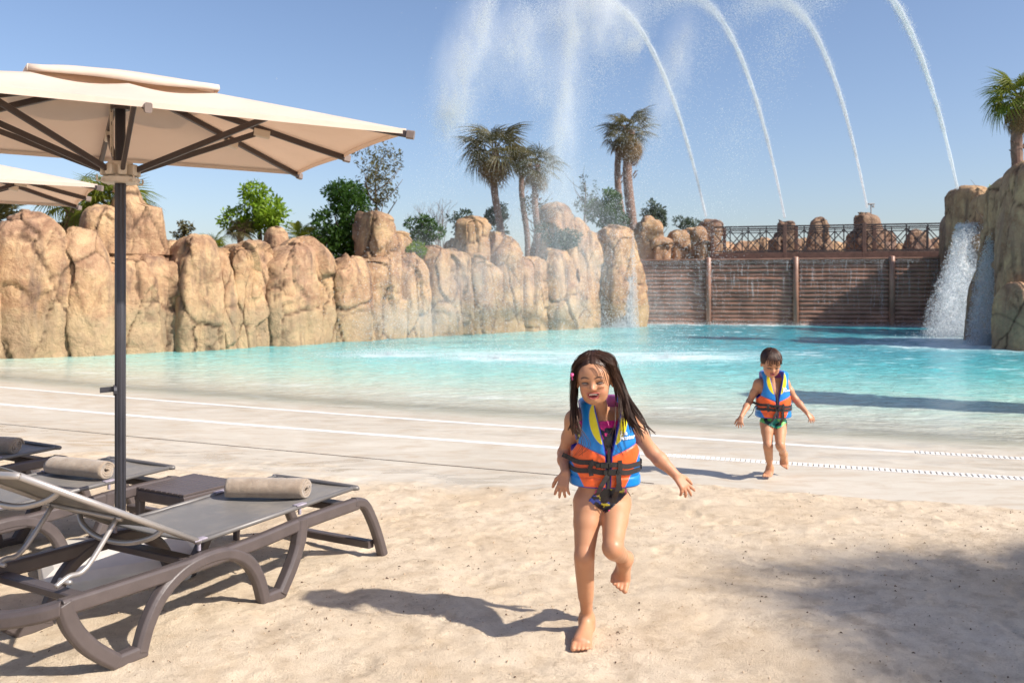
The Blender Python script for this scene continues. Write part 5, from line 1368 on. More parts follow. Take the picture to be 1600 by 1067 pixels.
def hair_cap(L, Rm, s, hs, fringe, name='hair', parent=None, k=1.0, part=-.008):
    """thin scalp layer with combed ridges"""
    n, m = 96, 40; V = []
    for i in range(n):
        a = 2*math.pi*i/n
        for j in range(m+1):
            # polar angle from the crown; the hairline is further forward over the brow
            lim = fringe(a); ph = lim*j/m; x = .080*math.sin(ph)*math.cos(a); y = .020+.096*math.sin(ph)*math.sin(a); z = .122+.092*math.cos(ph)
            rg = 1+ .016*math.sin(a*46+3*math.sin(ph*3))*min(1, ph) + .010*math.sin(a*23+1) - .035*math.exp(-((x-part)/.006)**2)*(1 if y < .03 else 0)
            V.append(L(x*rg, .020+(y-.020)*rg, .122+(z-.122)*rg))
    I = np.arange(n*(m+1)).reshape(n, m+1); Jn = np.roll(I, -1, 0); F = np.stack([I[:,:-1], Jn[:,:-1], Jn[:,1:], I[:,1:]], -1).reshape(-1, 4)
    o = mk(name, V, F, M['hair'], parent, True); sm_ = o.modifiers.new('thick', 'SOLIDIFY'); sm_.thickness = .004; sm_.offset = -1; return o
L = GI['L']; hr = random.Random(5)
def fr_g(a):      # a = -pi/2 is the front
    f = math.cos((a+math.pi/2)); return 1.75 - .70*max(0, f)**1.1
hair = hair_cap(L, HR, 1, GI['hs'], fr_g, parent=girl)
def sk_z(x, y, o_=.004): return .122 + (.086+o_)*math.sqrt(max(.0, 1-(x/(.0755+o_))**2-((y-.02)/(.09+o_))**2))
def sk_y(x, z, o_=.004): return .020 - (.09+o_)*math.sqrt(max(.0, 1-(x/(.0755+o_))**2-((z-.122)/(.086+o_))**2))
cur = []
def chain(ctrl, n=22):
    return np.array([tuple(v) for v in smooth_path([tuple(c) for c in ctrl], max(2, n//(len(ctrl)-1)))])
def clump(ctrl, n, spread, r0, r1, wob=.004):
    """strands that start spread out and stick together towards a wet point"""
    ph = hr.uniform(0, 6.28); base = chain(ctrl, 30); m_ = len(base); tt = np.linspace(0, 1, m_)[:,None]
    base = base + np.concatenate([np.sin(tt*9+ph), np.cos(tt*7+ph)*.7, 0*tt], 1)*wob*tt
    for k in range(n):
        o_ = np.array((hr.gauss(0,1), hr.gauss(0,1), hr.gauss(0,.6)))*spread; e_ = np.array((hr.gauss(0,1), hr.gauss(0,1), 0))*spread*.22
        cut = m_ - hr.randint(0, m_//5); P = base + o_*(1-tt)**.8*.9 + e_*tt + np.concatenate([np.sin(tt*13+k), np.cos(tt*11+k), 0*tt], 1)*.0012*tt
        cur.append((P[:cut], hr.uniform(r0, r1)))
for k in range(17):      # picture-left curtain
    q_ = k/16; rx_, ry_ = -.012-.02*hr.random(), -.035+.09*q_; root = L(rx_, ry_, sk_z(rx_, ry_, .004)); mid = L(-.084-.004*hr.random(), -.026+.08*q_, .120+hr.uniform(-.012,.012))
    m2 = L(-.086-hr.uniform(-.004,.012), -.030+.085*q_, .025+hr.uniform(-.01,.01)); e1 = m2 + np.array((hr.gauss(-.004,.011), -.030+hr.uniform(-.015,.01), -.095)); e2 = e1 + np.array((hr.gauss(.003,.014), hr.uniform(-.02,.01), -.02-hr.uniform(0,.075)))
    c0 = (root+mid)/2 + (root-L(0,.02,.11))*.125 + (mid-L(0,.02,.11))*.125; clump([root, c0, mid, m2, e1, e2], 30, .0066, .0004, .0009)
for k in range(26):      # picture-right, blown outwards
    q_ = k/25; f_ = hr.random(); rx_, ry_ = .004+.03*hr.random(), -.035+.09*q_; root = L(rx_, ry_, sk_z(rx_, ry_, .004)); mid = L(.083+.008*hr.random(), -.028+.085*q_, .122+hr.uniform(-.014,.014))
    m2 = L(.097+.034*f_, -.025+.085*q_, .030+hr.uniform(-.014,.014)); e1 = m2 + np.array((.008+.046*f_+hr.gauss(0,.007), -.045+hr.uniform(-.02,.02), -.085-.02*hr.random())); e2 = e1 + np.array((.012+.036*f_+hr.gauss(0,.013), hr.uniform(-.04,.01), -.02-hr.uniform(0,.075)))
    c0 = (root+mid)/2 + (root-L(0,.02,.11))*.125 + (mid-L(0,.02,.11))*.125; clump([root, c0, mid, m2, e1, e2], 30, .0070, .0004, .0009, .009)
for k in range(420):      # strands combed from the parting over the brow to both temples
    sg = -1 if k % 2 else 1; y0_ = hr.uniform(-.052,.01); x0_ = -.008+sg*.002; f_ = (y0_+.052)/.062
    pts = [L(x0_, y0_, sk_z(x0_, y0_, .006))]
    for q_, zz in ((.024,.192-.018*(1-f_)),(.046,.172-.022*(1-f_)),(.063,.145-.022*(1-f_)),(.0735,.115-.012*(1-f_))): pts.append(L(sg*q_, sk_y(q_, zz, .006)*(1-f_*.6)+f_*.6*(-.01), zz + f_*.010 + .003))
    pts += [L(sg*.0835, -.026+f_*.03, .070+hr.uniform(-.01,.01)), L(sg*.087, -.018+f_*.03, .02+hr.uniform(-.02,.02))]
    P_ = chain(pts, 24); cur.append((P_ + np.array((hr.gauss(0,.0012), hr.gauss(0,.0012), hr.gauss(0,.0012))), hr.uniform(.0008,.0015)))
for k in range(7):       # loose wet strands on forehead and across the neck
    x_ = hr.uniform(.01,.05); cur.append((chain([L(x_*.5,-.085,.175), L(x_+.01,-.094,.145), L(x_+.018,-.088,.11), L(x_+.024,-.080,.08)]), .0007))
for k in range(10):
    x_ = hr.choice((-1,1)); b0 = L(x_*.085, -.02, .0); cur.append((chain([b0, b0+np.array((-x_*.01,-.06,-.08)), b0+np.array((-x_*hr.uniform(.0,.06),-.085,-.16)), b0+np.array((hr.uniform(-.03,.03),-.08,-.21))]), .0008))
strands('hair_strands', hair, cur, 0)
fl = MB(); fc = L(-.088, -.045, .125)
for k in range(5):
    a = k*2*math.pi/5; fl.tube([Vector(fc)+Vector((.0,-.006,0)), Vector(fc)+Vector((.007*math.cos(a),-.008,.007*math.sin(a)))], [.003,.0055], 8)
fl.tube([Vector(fc)+Vector((0,-.014,0)), Vector(fc)+Vector((0,-.006,0))], [.003,.004], 8); fl.tube([Vector(fc), Vector(fc)+Vector((.002,-.004,-.022))], .003, 6)
fl.build('hair_clip', M['pink'], hair, smooth=True)

# ------------------------------------------------------------------ the boy, further back on the wash deck
DB_ = 7.2
J = dict(pelvis=atd(1208,652,7.24), chest=atd(1206,614,7.22), neck=atd(1204,594,7.22), chin=atd(1203,585,7.12),
         shL=atd(1185,600,7.24), shR=atd(1226,598,7.24), elL=atd(1171,627,7.26), elR=atd(1243,624,7.22), wrL=atd(1158,651,7.12), wrR=atd(1261,645,7.12),
         hipL=atd(1198,662,7.22), hipR=atd(1219,662,7.24), knL=atd(1200,696,7.12), knR=atd(1219,695,7.06), anL=atd(1203,731,7.26), anR=atd(1224,708,7.34))
J['heelL'] = V3(J['anL']) + np.array((.004,.028,0)); J['heelL'][2] = .025; J['ballL'] = V3(at(1200, 740.5, .02)); J['ft_upL'] = np.array((0,-.15,1.))
J['heelR'] = V3(atd(1225, 709, 7.42)); J['ballR'] = V3(atd(1225, 722, 7.40)); J['toeR'] = V3(atd(1225, 730, 7.36)); J['ft_upR'] = np.array((0,-1,.25))
HRb = rotm(R(20), R(2), R(-4))
hsB = dict(L=((-.25,-.4,-.8), (-.45,-.75,.4), 1, (.2,.2,.25,.3), .32), R=((.45,-.45,-.75), (.35,-.8,.45), -1, (.25,.3,.4,.5), .28))
boy, BV, BF, BN, BT, BI = person('person', 'small boy in a life vest and green trunks running out of the shallows', J, .0052, 1.10, False, HRb, hsB, 'children running up the beach in life vests')
bO = V3(atd(1208, 651, 7.235)); bT = frame(unit((1,.02,0)), unit((-.02,1,.03)), unit((0,-.03,1)))
bv = build_vest(boy, bO, bT, .98, (.390, .148, .118, .106, .084), small=True)
q = BV - BI['J']['pelvis']; mskin = (np.abs(q[:,0]) < .14) & (q[:,2] < .09) & (q[:,2] > -.105) & (BV[:,1] > 7.0)
for k in ('L', 'R'): mskin &= seg_dist(BV, [BI['J']['el'+k], BI['J']['wr'+k], BI['J']['wr'+k]*2-BI['J']['el'+k]]) > .06
mskin &= q[:,2] > -.085 + .45*np.abs(q[:,0])
V_, F_, u_ = shell(BV, BF, mskin, .004, BN); mk('swim_trunks', V_, F_, M['swim'], boy, True, cols=swim_cols(np.concatenate([BV[u_], BV[u_]]), 'boy'))
Lb = BI['L']
def fr_b(a): f = math.cos((a+math.pi/2)); return 1.78 - .42*max(0, f)**1.4
bh = hair_cap(Lb, HRb, 1, BI['hs'], fr_b, parent=boy, part=.5); cur = []
for k in range(300):
    a = hr.uniform(0, 2*math.pi); f = max(0, math.cos(a+math.pi/2)); lim = (1.86 - .30*f + hr.uniform(-.22,.14)); rr0 = 1.02
    P = [Lb(.081*math.sin(p_)*math.cos(a+.15*math.sin(p_*2))*rr0, .020+.098*math.sin(p_)*math.sin(a)*rr0, .122+.094*math.cos(p_)*rr0) for p_ in np.linspace(.15, lim, 14)]
    cur.append((np.array(P), hr.uniform(.0016,.0034)))
for k in range(90):      # wet fringe in points over the brow
    q_ = round(hr.uniform(-4, 4))/4; x0_ = q_*.052 + hr.gauss(0,.003); x1_ = q_*.056+.004 + hr.gauss(0,.0015); ln_ = .118+.010*math.cos(q_*5)+.012*abs(q_)
    cur.append((np.array([tuple(v) for v in smooth_path([Lb(x0_*.6,-.045,.200), Lb(x0_,-.078,.168), Lb(x1_,-.090,.142), Lb(x1_,-.0905,ln_)], 4)]), hr.uniform(.0010,.0022)))
strands('hair_strands', bh, cur, 0)
b = MB(); p0 = Vector((bO + bT @ np.array((-.14,-.03,.10))).tolist()); b.tube(smooth_path([p0, p0+Vector((-.03,-.02,-.01)), p0+Vector((-.05,-.02,-.06)), p0+Vector((-.085,-.01,-.10))], 5), .0035, 6); b.build('strap_tail', M['webbing'], bv, smooth=True)
# ------------------------------------------------------------------ vegetation
def leaf_cloud(lobes, n, size, rs, flat=.0, aspect=2.2, droop=.3):
    """leaf-sized quads through the volume of several lobes [(centre, radii)], denser near their skins"""
    V = np.zeros((n, 4, 3)); vol = np.array([l[1][0]*l[1][1]*l[1][2] for l in lobes])**.7; vol /= vol.sum()
    pick = rs.choice(len(lobes), n, p=vol); C = np.array([l[0] for l in lobes])[pick]; Rr = np.array([l[1] for l in lobes])[pick]
    d = rs.normal(size=(n,3)); d /= np.linalg.norm(d, axis=1)[:,None]; r = rs.uniform(.35, 1.0, n)**.55 * rs.normal(1, .10, n)
    P = C + d*Rr*r[:,None]
    nz = fbm(P*2.3, 2); keep = nz > -.10; 
    a = rs.normal(size=(n,3)) + d*.8; a[:,2] -= droop; a /= np.linalg.norm(a, axis=1)[:,None]
    b = np.cross(a, rs.normal(size=(n,3))); b /= np.linalg.norm(b, axis=1)[:,None]; s_ = (size*rs.uniform(.6,1.35,n))[:,None]
    V[:,0] = P; V[:,1] = P + a*s_*.5 + b*s_*.5/aspect; V[:,2] = P + a*s_; V[:,3] = P + a*s_*.5 - b*s_*.5/aspect
    V = V[keep]; n = len(V); return V.reshape(-1,3), np.arange(n*4).reshape(n,4)
def lobes_for(w, h, k, rs, z0=0, squash=.8):
    L = []
    for i in range(k):
        a = rs.uniform(0, 6.28); r = rs.uniform(0, .40)*w; z = z0 + h*rs.uniform(.12, .90); q = rs.uniform(.11, .27)*w*(1.15-.5*abs((z-z0)/h-.45))
        L.append(((r*math.cos(a), r*math.sin(a)*.8, z), (q, q*.9, q*squash*h/w*1.0 if h < w else q*squash)))
    return L
def trunk_mb(h, r0, r1, rs, lean=.1, limbs=5, spread=.5, z0=.0):
    b = MB(); pts = []; x = y = 0
    for k in range(9):
        t = k/8; pts.append((x, y, z0+h*t)); x += rs.uniform(-1,1)*lean*h*.09; y += rs.uniform(-1,1)*lean*h*.09
    b.tube(pts, [r0+(r1-r0)*k/8 for k in range(9)], 8)
    for k in range(limbs):
        i = rs.randint(2, 8); a = rs.uniform(0, 6.28); L = h*spread*rs.uniform(.4, .8); p = Vector(pts[i]); q = p + Vector((math.cos(a)*L*.5, math.sin(a)*L*.5, L*.35)); e = q + Vector((math.cos(a+.4)*L*.35, math.sin(a+.4)*L*.35, L*.45))
        rr_ = (r0+(r1-r0)*i/8)*.55; b.tube(smooth_path([p, q, e], 3), [rr_*(1-.11*j) for j in range(7)], 6)
    return b
def bush(name, label, u0, u1, v0, v1, d, mat, n, leaf, cat='bush', k=11, group=None, trunk_h=.35, seed=1, droop=.3, squash=.9, sparse=False, aspect=2.2, base=None):
    """crown between rows v0 (top) and v1 (bottom) at distance d, standing on the bank"""
    rs = np.random.RandomState(seed); top, bot = atd((u0+u1)/2, v0, d), atd((u0+u1)/2, v1, d); w = (u1-u0)/FPX*d; h = top.z-bot.z; z0 = 2.55 if base is None else base
    t = thing(name, label, cat, (top.x, top.y, z0), 0, group)
    b = trunk_mb(max(.3, bot.z-z0+h*.72), w*.035+.02, .02, rs, limbs=7 if not sparse else 16, spread=.45); b.build('trunk', M['bark'], t, smooth=True)
    L = lobes_for(w, h, k, rs, bot.z-z0, squash)
    V, F = leaf_cloud(L, n, leaf, rs, aspect=aspect, droop=droop); V[:,2] = np.maximum(V[:,2], .03)
    mk('crown', V, F, mat, t, False); return t
# palm fronds ---------------------------------------------------------
def fan_frond(L, mat, seed, droop=.35, nb=22, blade=.62):
    """long stalk and a fan of folded pointed blades, drooping at the tips; grows along +x"""
    rs = random.Random(seed); b = MB(); st = L*.45
    b.beam([(0,0,0),(st*.5,0,.02*L),(st,0,.0)], [.035*L,.026*L,.018*L], .012*L, (0,1,0), .001)
    for k in range(nb):
        a = (k/(nb-1)-.5)*R(230); ln_ = L*blade*(1-.22*abs(k/(nb-1)-.5)*2)*rs.uniform(.85,1.1); w = L*.030
        dx, dy = math.cos(a), math.sin(a); px, py = -dy, dx; P = []
        for t, ww, z in ((0,.25,0),(.35,1,.02),(.65,.8,-.06-droop*.15),(1,.05,-.16-droop*.55)):
            c = Vector((st+dx*ln_*t*(1-.15*droop*t), dy*ln_*t*(1-.15*droop*t), z*ln_+rs.uniform(-.01,.01)*L)); P += [c+Vector((px,py,0))*w*ww*.5, c-Vector((0,0,w*.45*ww)), c-Vector((px,py,0))*w*ww*.5]
        b.add(P, [(i*3+j, i*3+j+1, i*3+j+4, i*3+j+3) for i in range(3) for j in range(2)])
    return b
def feather_frond(L, seed, nb=26):
    rs = random.Random(seed); b = MB(); pts = [(L*t, 0, L*(.42*t-.62*t*t)) for t in [k/10 for k in range(11)]]
    b.tube(pts, [.012*L*(1-.08*k) for k in range(11)], 5)
    for k in range(nb):
        t = .14+.84*k/nb; i = t*10; j = min(9, int(i)); p = Vector(pts[j]).lerp(Vector(pts[j+1]), i-j); ll = L*.30*math.sin(math.pi*min(1,t*.85+.18))
        for s_ in (-1, 1):
            e = p + Vector((ll*.6, s_*ll*.72, -ll*.28*rs.uniform(.4,1.4))); m_ = (p+e)/2 + Vector((0,0,ll*.10)); w = L*.014
            b.add([p+Vector((-w,0,0)), p+Vector((w,0,0)), m_+Vector((w*1.2,0,0)), m_-Vector((w*1.2,0,0)), e], [(0,1,2,3),(3,2,4)])
    return b
_fr = {}
def frond_me(kind, mat, i):
    key = (kind, mat.name, i)
    if key not in _fr:
        if kind == 'fan': b = fan_frond(1.0, mat, 30+i, (.25,.6,.95)[i])
        else: b = feather_frond(1.0, 60+i)
        me = bpy.data.meshes.new('frond'); me.from_pydata([tuple(v) for v in b.v], [], b.f); me.materials.append(mat); _fr[key] = me
    return _fr[key]
def palm(label, base, crown, L, n_green, n_dead, r0, r1, seed, kind='fan', mats=('frond','leaf_dry'), group=None, skirt=.5, name='palm_tree', twist=0):
    rs = random.Random(seed); base, crown = Vector(base), Vector(crown); t = thing(name, label, 'palm', base, 0, group); c = crown-base; H = c.length
    if H > .3:
        b = MB(); N = 26; pts = [Vector((c.x*k/N + .02*H*math.sin(k*.25), c.y*k/N, c.z*k/N)) for k in range(N+1)]
        b.tube(pts, [(r0+(r1-r0)*k/N)*(1+.07*(k % 2)) for k in range(N+1)], 12); b.build('trunk', M['trunk'], t, smooth=False)
        b = MB()                                       # old leaf bases on the upper trunk
        for k in range(int(34*skirt)+4):
            z = 1-.35*rs.random(); a = rs.uniform(0,6.28); p = c*z; rr_ = r1*.95; q = p+Vector((math.cos(a)*rr_, math.sin(a)*rr_, 0)); e = q+Vector((math.cos(a)*r1*.9, math.sin(a)*r1*.9, r1*rs.uniform(.6,1.4)))
            b.beam([q, e], [.07*r1/.15,.03*r1/.15], .03, (-math.sin(a), math.cos(a), 0), .003)
        tag(b.build('leaf_bases', M['trunk'], t), kind='stuff')
    for k in range(n_green+n_dead):
        dead = k >= n_green; i = rs.randint(0,2); me = frond_me(kind, M[mats[1] if dead else mats[0]], i)
        o = bpy.data.objects.new('dead_frond' if dead else 'frond', me); COL.objects.link(o); o.parent = t
        az = (k*2.39996+rs.uniform(-.3,.3)+twist)
        el = rs.uniform(-1.35,-.75) if dead else (1.15 - 1.75*((k+.5)/n_green)**.9 + rs.uniform(-.12,.12))
        s_ = L*rs.uniform(.85,1.12)*(.8 if dead else 1); o.location = c + Vector((0,0,rs.uniform(-.25,.0)*(1.6*skirt if dead else .3)))
        o.rotation_euler = (Matrix.Rotation(az, 3, 'Z') @ Matrix.Rotation(-el, 3, 'Y') @ Matrix.Rotation(rs.uniform(-.4,.4), 3, 'X')).to_euler(); o.scale = (s_, s_, s_)
    return t
gp = 'palms standing on the planted bank'
def palm_at(label, ub, vb, uc, vc, d, L, ng, ndd, r0, r1, seed, **kw):
    b = atd(ub, vb, d); b.z = 2.5; return palm(label, b, atd(uc, vc, d), L, ng, ndd, r0, r1, seed, **kw)
palm_at('tallest round crowned fan palm, leftmost of the two near the falling spray', 782, 345, 773, 236, 38, 1.95, 28, 16, .16, .15, 1, group=gp)
palm_at('shorter yellow hearted fan palm just right of the tallest round one', 836, 360, 840, 258, 37, 1.35, 16, 10, .14, .12, 2, group=gp, skirt=.9)
palm_at('brown tattered palm crown squeezed behind the two leftmost fan palms', 822, 360, 817, 246, 40, 1.05, 12, 16, .13, .12, 12, group=gp)
palm_at('thick trunked shaggy fan palm near the jets and the left end of the bridge', 984, 340, 985, 204, 46, 1.75, 18, 22, .28, .22, 3, group=gp, skirt=1.4)
palm_at('drooping fan palm leaning behind the thick trunked shaggy palm', 972, 345, 968, 216, 47, 1.2, 14, 14, .2, .16, 13, group=gp)
palm_at('green fan palm rising above the waterfall rocks at the right picture edge', 1592, 290, 1594, 152, 26, 1.15, 28, 16, .17, .15, 4, group=gp, mats=('frond_bright','leaf_dry'), skirt=1.2)
palm_at('bushy low fan palm behind the left rock towers, beneath the second parasol', 165, 380, 175, 322, 24.5, 1.35, 30, 3, .15, .14, 5, mats=('frond_bright','leaf_dry'), group=gp)
palm_at('low fan palm with arching fronds left of the tallest left rock tower', 105, 380, 112, 318, 25.5, 1.2, 20, 3, .12, .12, 6, mats=('frond_bright','leaf_dry'), group=gp)
palm_at('feathery grey green palm at the left picture edge behind the rocks', -12, 380, -8, 350, 26, 1.5, 30, 2, .12, .12, 7, kind='feather', mats=('leaf_olive','leaf_dry'), group=gp)
for k, (lab, u, v, d, L, m_) in enumerate((('small spiky palm tuft on the bank behind the left rock wall crest',330,382,27,.62,'frond_bright'),('low spiky palm at the foot of the lime green tree',376,358,28.5,.6,'frond'),
     ('yellow green palm tuft between the lime green and the dense dark green trees',468,372,30,.85,'frond_bright'),('dark spiky palm tuft beside the dense dark green tree',497,386,30.5,.7,'frond'))):
    p = atd(u, v, d); palm(lab, (p.x, p.y, 2.5), (p.x, p.y, p.z), L, 22, 0, .1, .09, 20+k, kind='feather' if k == 2 else 'fan', mats=(m_,'leaf_dry'), group='low palm tufts behind the rock wall', name='palm_tuft')
# the palm out of the picture that shades the sand
palm('tall fan palm rooted in the sand past the right picture edge', (8.7,1.2,0), (8.55,1.25,4.9), 1.65, 42, 14, .2, .17, 9, mats=('frond_bright','leaf_dry'))
palm('tall fan palm in the sand nearer the camera past the right picture edge', (9.1,-.1,0), (9.0,-.05,5.6), 1.5, 28, 8, .2, .17, 19, mats=('frond_bright','leaf_dry'))
# trees and bushes
bush('tree', 'lime green round tree with sunlit leaves above the rock wall', 350, 462, 287, 372, 29, M['leaf_bright'], 5200, .16, 'tree', 16, seed=3, squash=.8)
bush('tree', 'dense dark green leafy tree beside the single rock tower', 478, 596, 283, 402, 31, M['leaf_dark'], 11000, .15, 'tree', 24, seed=4, squash=.9, droop=.8)
bush('tree', 'tall sparse olive tree rising behind the dense dark green tree', 540, 638, 230, 335, 37, M['leaf_olive'], 2300, .17, 'tree', 15, seed=5, sparse=True, droop=.5, aspect=3)
gb = 'bushes along the planted bank'
for k, (lab, u0, u1, v0, v1, d, m_, n, lf) in enumerate((
    ('olive shrub between the two leftmost rock peaks', 78, 158, 340, 392, 26, 'leaf_olive', 2600, .13),
    ('dark shrub at the very left edge behind the rocks', -40, 26, 352, 400, 27, 'leaf_olive', 2000, .13),
    ('small tuft of shrub right of the tallest left rock tower', 272, 302, 345, 372, 29, 'leaf_olive', 700, .12),
    ('dark green bush just right of the single rock tower', 628, 692, 334, 388, 34, 'leaf_dark', 3000, .15),
    ('pale green low plants at the foot of the dark bush by the rock tower', 632, 668, 376, 398, 31.5, 'leaf_bright', 700, .12),
    ('wide grey green bush seen through the spray, left of the tallest palm', 694, 770, 334, 386, 36, 'leaf_grey', 3800, .15),
    ('rounded dark bush around the foot of the tallest palm', 752, 802, 322, 368, 39, 'leaf_grey', 2400, .15),
    ('low misty bush right of the shorter palm trunk', 838, 900, 352, 396, 37, 'leaf_grey', 2600, .14),
    ('tangled leafless looking scrub round the shorter palm trunk', 806, 872, 300, 345, 38, 'leaf_olive', 420, .15),
    ('big dark green bush left of the thick trunked palm, in the mist', 924, 992, 286, 372, 44, 'leaf_dark', 6500, .18),
    ('thin grey feathery tree fading in the mist above the rock peak', 888, 936, 264, 330, 46, 'leaf_grey', 800, .14),
    ('dark bush in the gap behind the left waterfall rock', 986, 1012, 350, 410, 44.5, 'leaf_dark', 1800, .15),
    ('small round tree just left of the bridge rocks', 1000, 1050, 317, 362, 48, 'leaf_grey', 2300, .18),
    ('little paired tree beside the left end of the bridge', 1053, 1094, 333, 360, 48, 'leaf_grey', 1300, .17),
    ('small green plant growing between the right waterfall rocks', 1540, 1562, 292, 306, 31, 'leaf_bright', 320, .11))):
    bush('bush', lab, u0, u1, v0, v1, d, M[m_], n, lf, 'bush', 10, gb, seed=30+k, sparse=(k in (8, 10)))
# bare tree in the spray
rs = random.Random(4); p = atd(694, 372, 38); bare = thing('bare_tree', 'leafless pale thin tree standing in the spray left of the palms', 'tree', (p.x, p.y, 2.55))
b = MB()
def twig(P, D, L, r, dep):
    q = P + D*L*.5 + Vector((rs.uniform(-.1,.1), rs.uniform(-.1,.1), 0))*L; e = q + (D+Vector((rs.uniform(-.3,.3), rs.uniform(-.3,.3), .1))).normalized()*L*.5
    b.tube([P, q, e], [r, r*.8, r*.6], 5)
    if dep:
        for k in range(3): twig(e if k else q, (D+Vector((rs.uniform(-.8,.8), rs.uniform(-.6,.6), rs.uniform(-.1,.5)))).normalized(), L*.68, r*.58, dep-1)
for k in range(3): twig(Vector((0,0,0)), Vector((rs.uniform(-.35,.35), rs.uniform(-.2,.2), 1)).normalized(), 1.2, .04, 4)
b.build('branches', simple('pale_bare_bark', (.30,.25,.22), .9), bare)
# small things on the bank
p = atd(393, 390, 28); m_ = thing('marker_post', 'small blue and white marker post on the rock wall beneath the lime green tree', 'post', (p.x, p.y, p.z-.25))
b = MB(); b.tube([(0,0,0),(0,0,.34)], [.08,.07], 12); b.build('body', M['blue_paint'], m_, smooth=True); b = MB(); b.tube([(0,0,.13),(0,0,.22)], [.0775,.0755], 12); b.build('band', M['white_print'], m_, smooth=True)
p = atd(1361, 320, 46); lp = thing('lamp_post', 'grey flat headed lamp post above the broad dark rock behind the bridge', 'lamp', (p.x, p.y, 3.1))
b = MB(); b.tube([(0,0,0),(0,0,p.z-3.1)], .035, 8); b.build('pole', M['lamp_metal'], lp); b = MB(); b.box((0,0,p.z-3.1+.03), (.34,.2,.07), ch=.02); b.box((.12,0,p.z-3.1-.10), (.1,.1,.12), ch=.02); b.build('lamp_head', M['lamp_metal'], lp)

# ------------------------------------------------------------------ litter on the sand
rs = np.random.RandomState(3); b = MB()
for k in range(1000):
    x, y = rs.uniform(-3, 5.5), rs.uniform(2.8, 7.4)
    if y < 5 and abs(x) > y*.72: continue
    if float(sand_mask(np.array([x]), np.array([y]))[0]) < .5 or (vnoise(np.array([[x*1.6, y*1.6, 0.]]))[0] < -.02 and rs.rand() < .75): continue
    gi = np.searchsorted(xs, x)-1; gj = np.searchsorted(ys, y)-1; z = float(Z[gi*len(ys)+gj]) if False else GZ[gi, gj]
    a = rs.uniform(0, 6.28); L = rs.uniform(.005, .018)*(1.5 if rs.rand() < .05 else 1); w = rs.uniform(.0015, .004); c, s_ = math.cos(a), math.sin(a)
    p0 = Vector((x-c*L/2, y-s_*L/2, z+.003)); p1 = Vector((x+.1*L*s_, y-.1*L*c, z+.005+.1*L)); p2 = Vector((x+c*L/2, y+s_*L/2, z+.003))
    b.tube([p0, p1, p2], [w*.5, w, w*.4], 4)
tag(b.build('twigs', simple('dry_brown_litter', (.13,.075,.045), .9, .4, 3)), kind='stuff')
b = MB()
for k in range(3800):
    x, y = rs.uniform(-3, 4.5), rs.uniform(2.8, 6.2)
    if abs(x) > y*.66: continue
    gi = np.searchsorted(xs, x)-1; gj = np.searchsorted(ys, y)-1; r_ = rs.uniform(.002, .0055)*(1.6 if rs.rand() < .05 else 1); z = GZ[gi, gj]+r_*.3
    q = [Vector((x, y, z))+Vector(d)*r_*rs.uniform(.7,1.2) for d in ((1,0,0),(0,1,0),(-1,0,0),(0,-1,0),(0,0,.9))]; b.add(q, [(0,1,4),(1,2,4),(2,3,4),(3,0,4)])
tag(b.build('sand_crumbs', simple('sand_crumbs', (.50,.36,.24), .95, .3, 3)), kind='stuff')
# ------------------------------------------------------------------ water in the air
def mat_water_white(name, alpha, emis=0, col=(.86,.90,.93)):
    m, nt, b = nmat(name); b.inputs['Base Color'].default_value = col+(1,); b.inputs['Roughness'].default_value = .35
    tr = nd(nt, 'ShaderNodeBsdfTranslucent'); tr.inputs['Color'].default_value = col+(1,); mx = nd(nt, 'ShaderNodeMixShader'); mx.inputs[0].default_value = .45
    ln(nt, b.outputs[0], mx.inputs[1]); ln(nt, tr.outputs[0], mx.inputs[2]); ts = nd(nt, 'ShaderNodeBsdfTransparent'); m2 = nd(nt, 'ShaderNodeMixShader')
    if isinstance(alpha, float): m2.inputs[0].default_value = alpha
    else: ln(nt, alpha(nt), m2.inputs[0])
    ln(nt, ts.outputs[0], m2.inputs[1]); ln(nt, mx.outputs[0], m2.inputs[2]); ln(nt, m2.outputs[0], nt.nodes['Material Output'].inputs['Surface']); return m
M['drop'] = mat_water_white('water_drops', .85)
M['mist'] = mat_water_white('fine_mist_drops', .55)
def a_core(nt):
    g = gpos(nt); n = noise(nt, g, 2.2, 5, .7); lw = nd(nt, 'ShaderNodeLayerWeight'); lw.inputs[0].default_value = .5
    a = nd(nt, 'ShaderNodeAttribute', attribute_name='dens').outputs['Fac']
    edge = ramp(nt, lw.outputs['Facing'], [(.25,1),(.95,0)]); return mth(nt, 'MULTIPLY', mth(nt, 'MULTIPLY', edge, ramp(nt, n, [(.3,.35),(.6,1)])), a, True)
M['jet'] = mat_water_white('jet_core', a_core)
TET = np.array([(1,1,1),(1,-1,-1),(-1,1,-1),(-1,-1,1)], float)/1.732; TF = np.array([(0,1,2),(0,3,1),(0,2,3),(1,3,2)])
def drops(name, P, r, mat, parent, rs):
    """one mesh of small tumbling four-sided drops"""
    n = len(P); q = rs.normal(size=(n,4)); q /= np.linalg.norm(q, axis=1)[:,None]; w, x, y, z = q.T
    Rm = np.stack([1-2*(y*y+z*z),2*(x*y-z*w),2*(x*z+y*w),2*(x*y+z*w),1-2*(x*x+z*z),2*(y*z-x*w),2*(x*z-y*w),2*(y*z+x*w),1-2*(x*x+y*y)], 1).reshape(n,3,3)
    V = P[:,None,:] + np.einsum('nij,kj->nki', Rm, TET)*np.asarray(r)[:,None,None]
    F = (np.arange(n)[:,None,None]*4+TF[None]).reshape(-1,3); o = mk(name, V.reshape(-1,3), F, mat, parent, False); return o
NOZ = [atd(1103,338,44.6), atd(1226,340,45.6), atd(1355,325,45.4), atd(1496,295,34.4)]
PASS = [(955,0), (1100,0), (1230,0), (1395,0)]                       # where each jet crosses the top of the picture
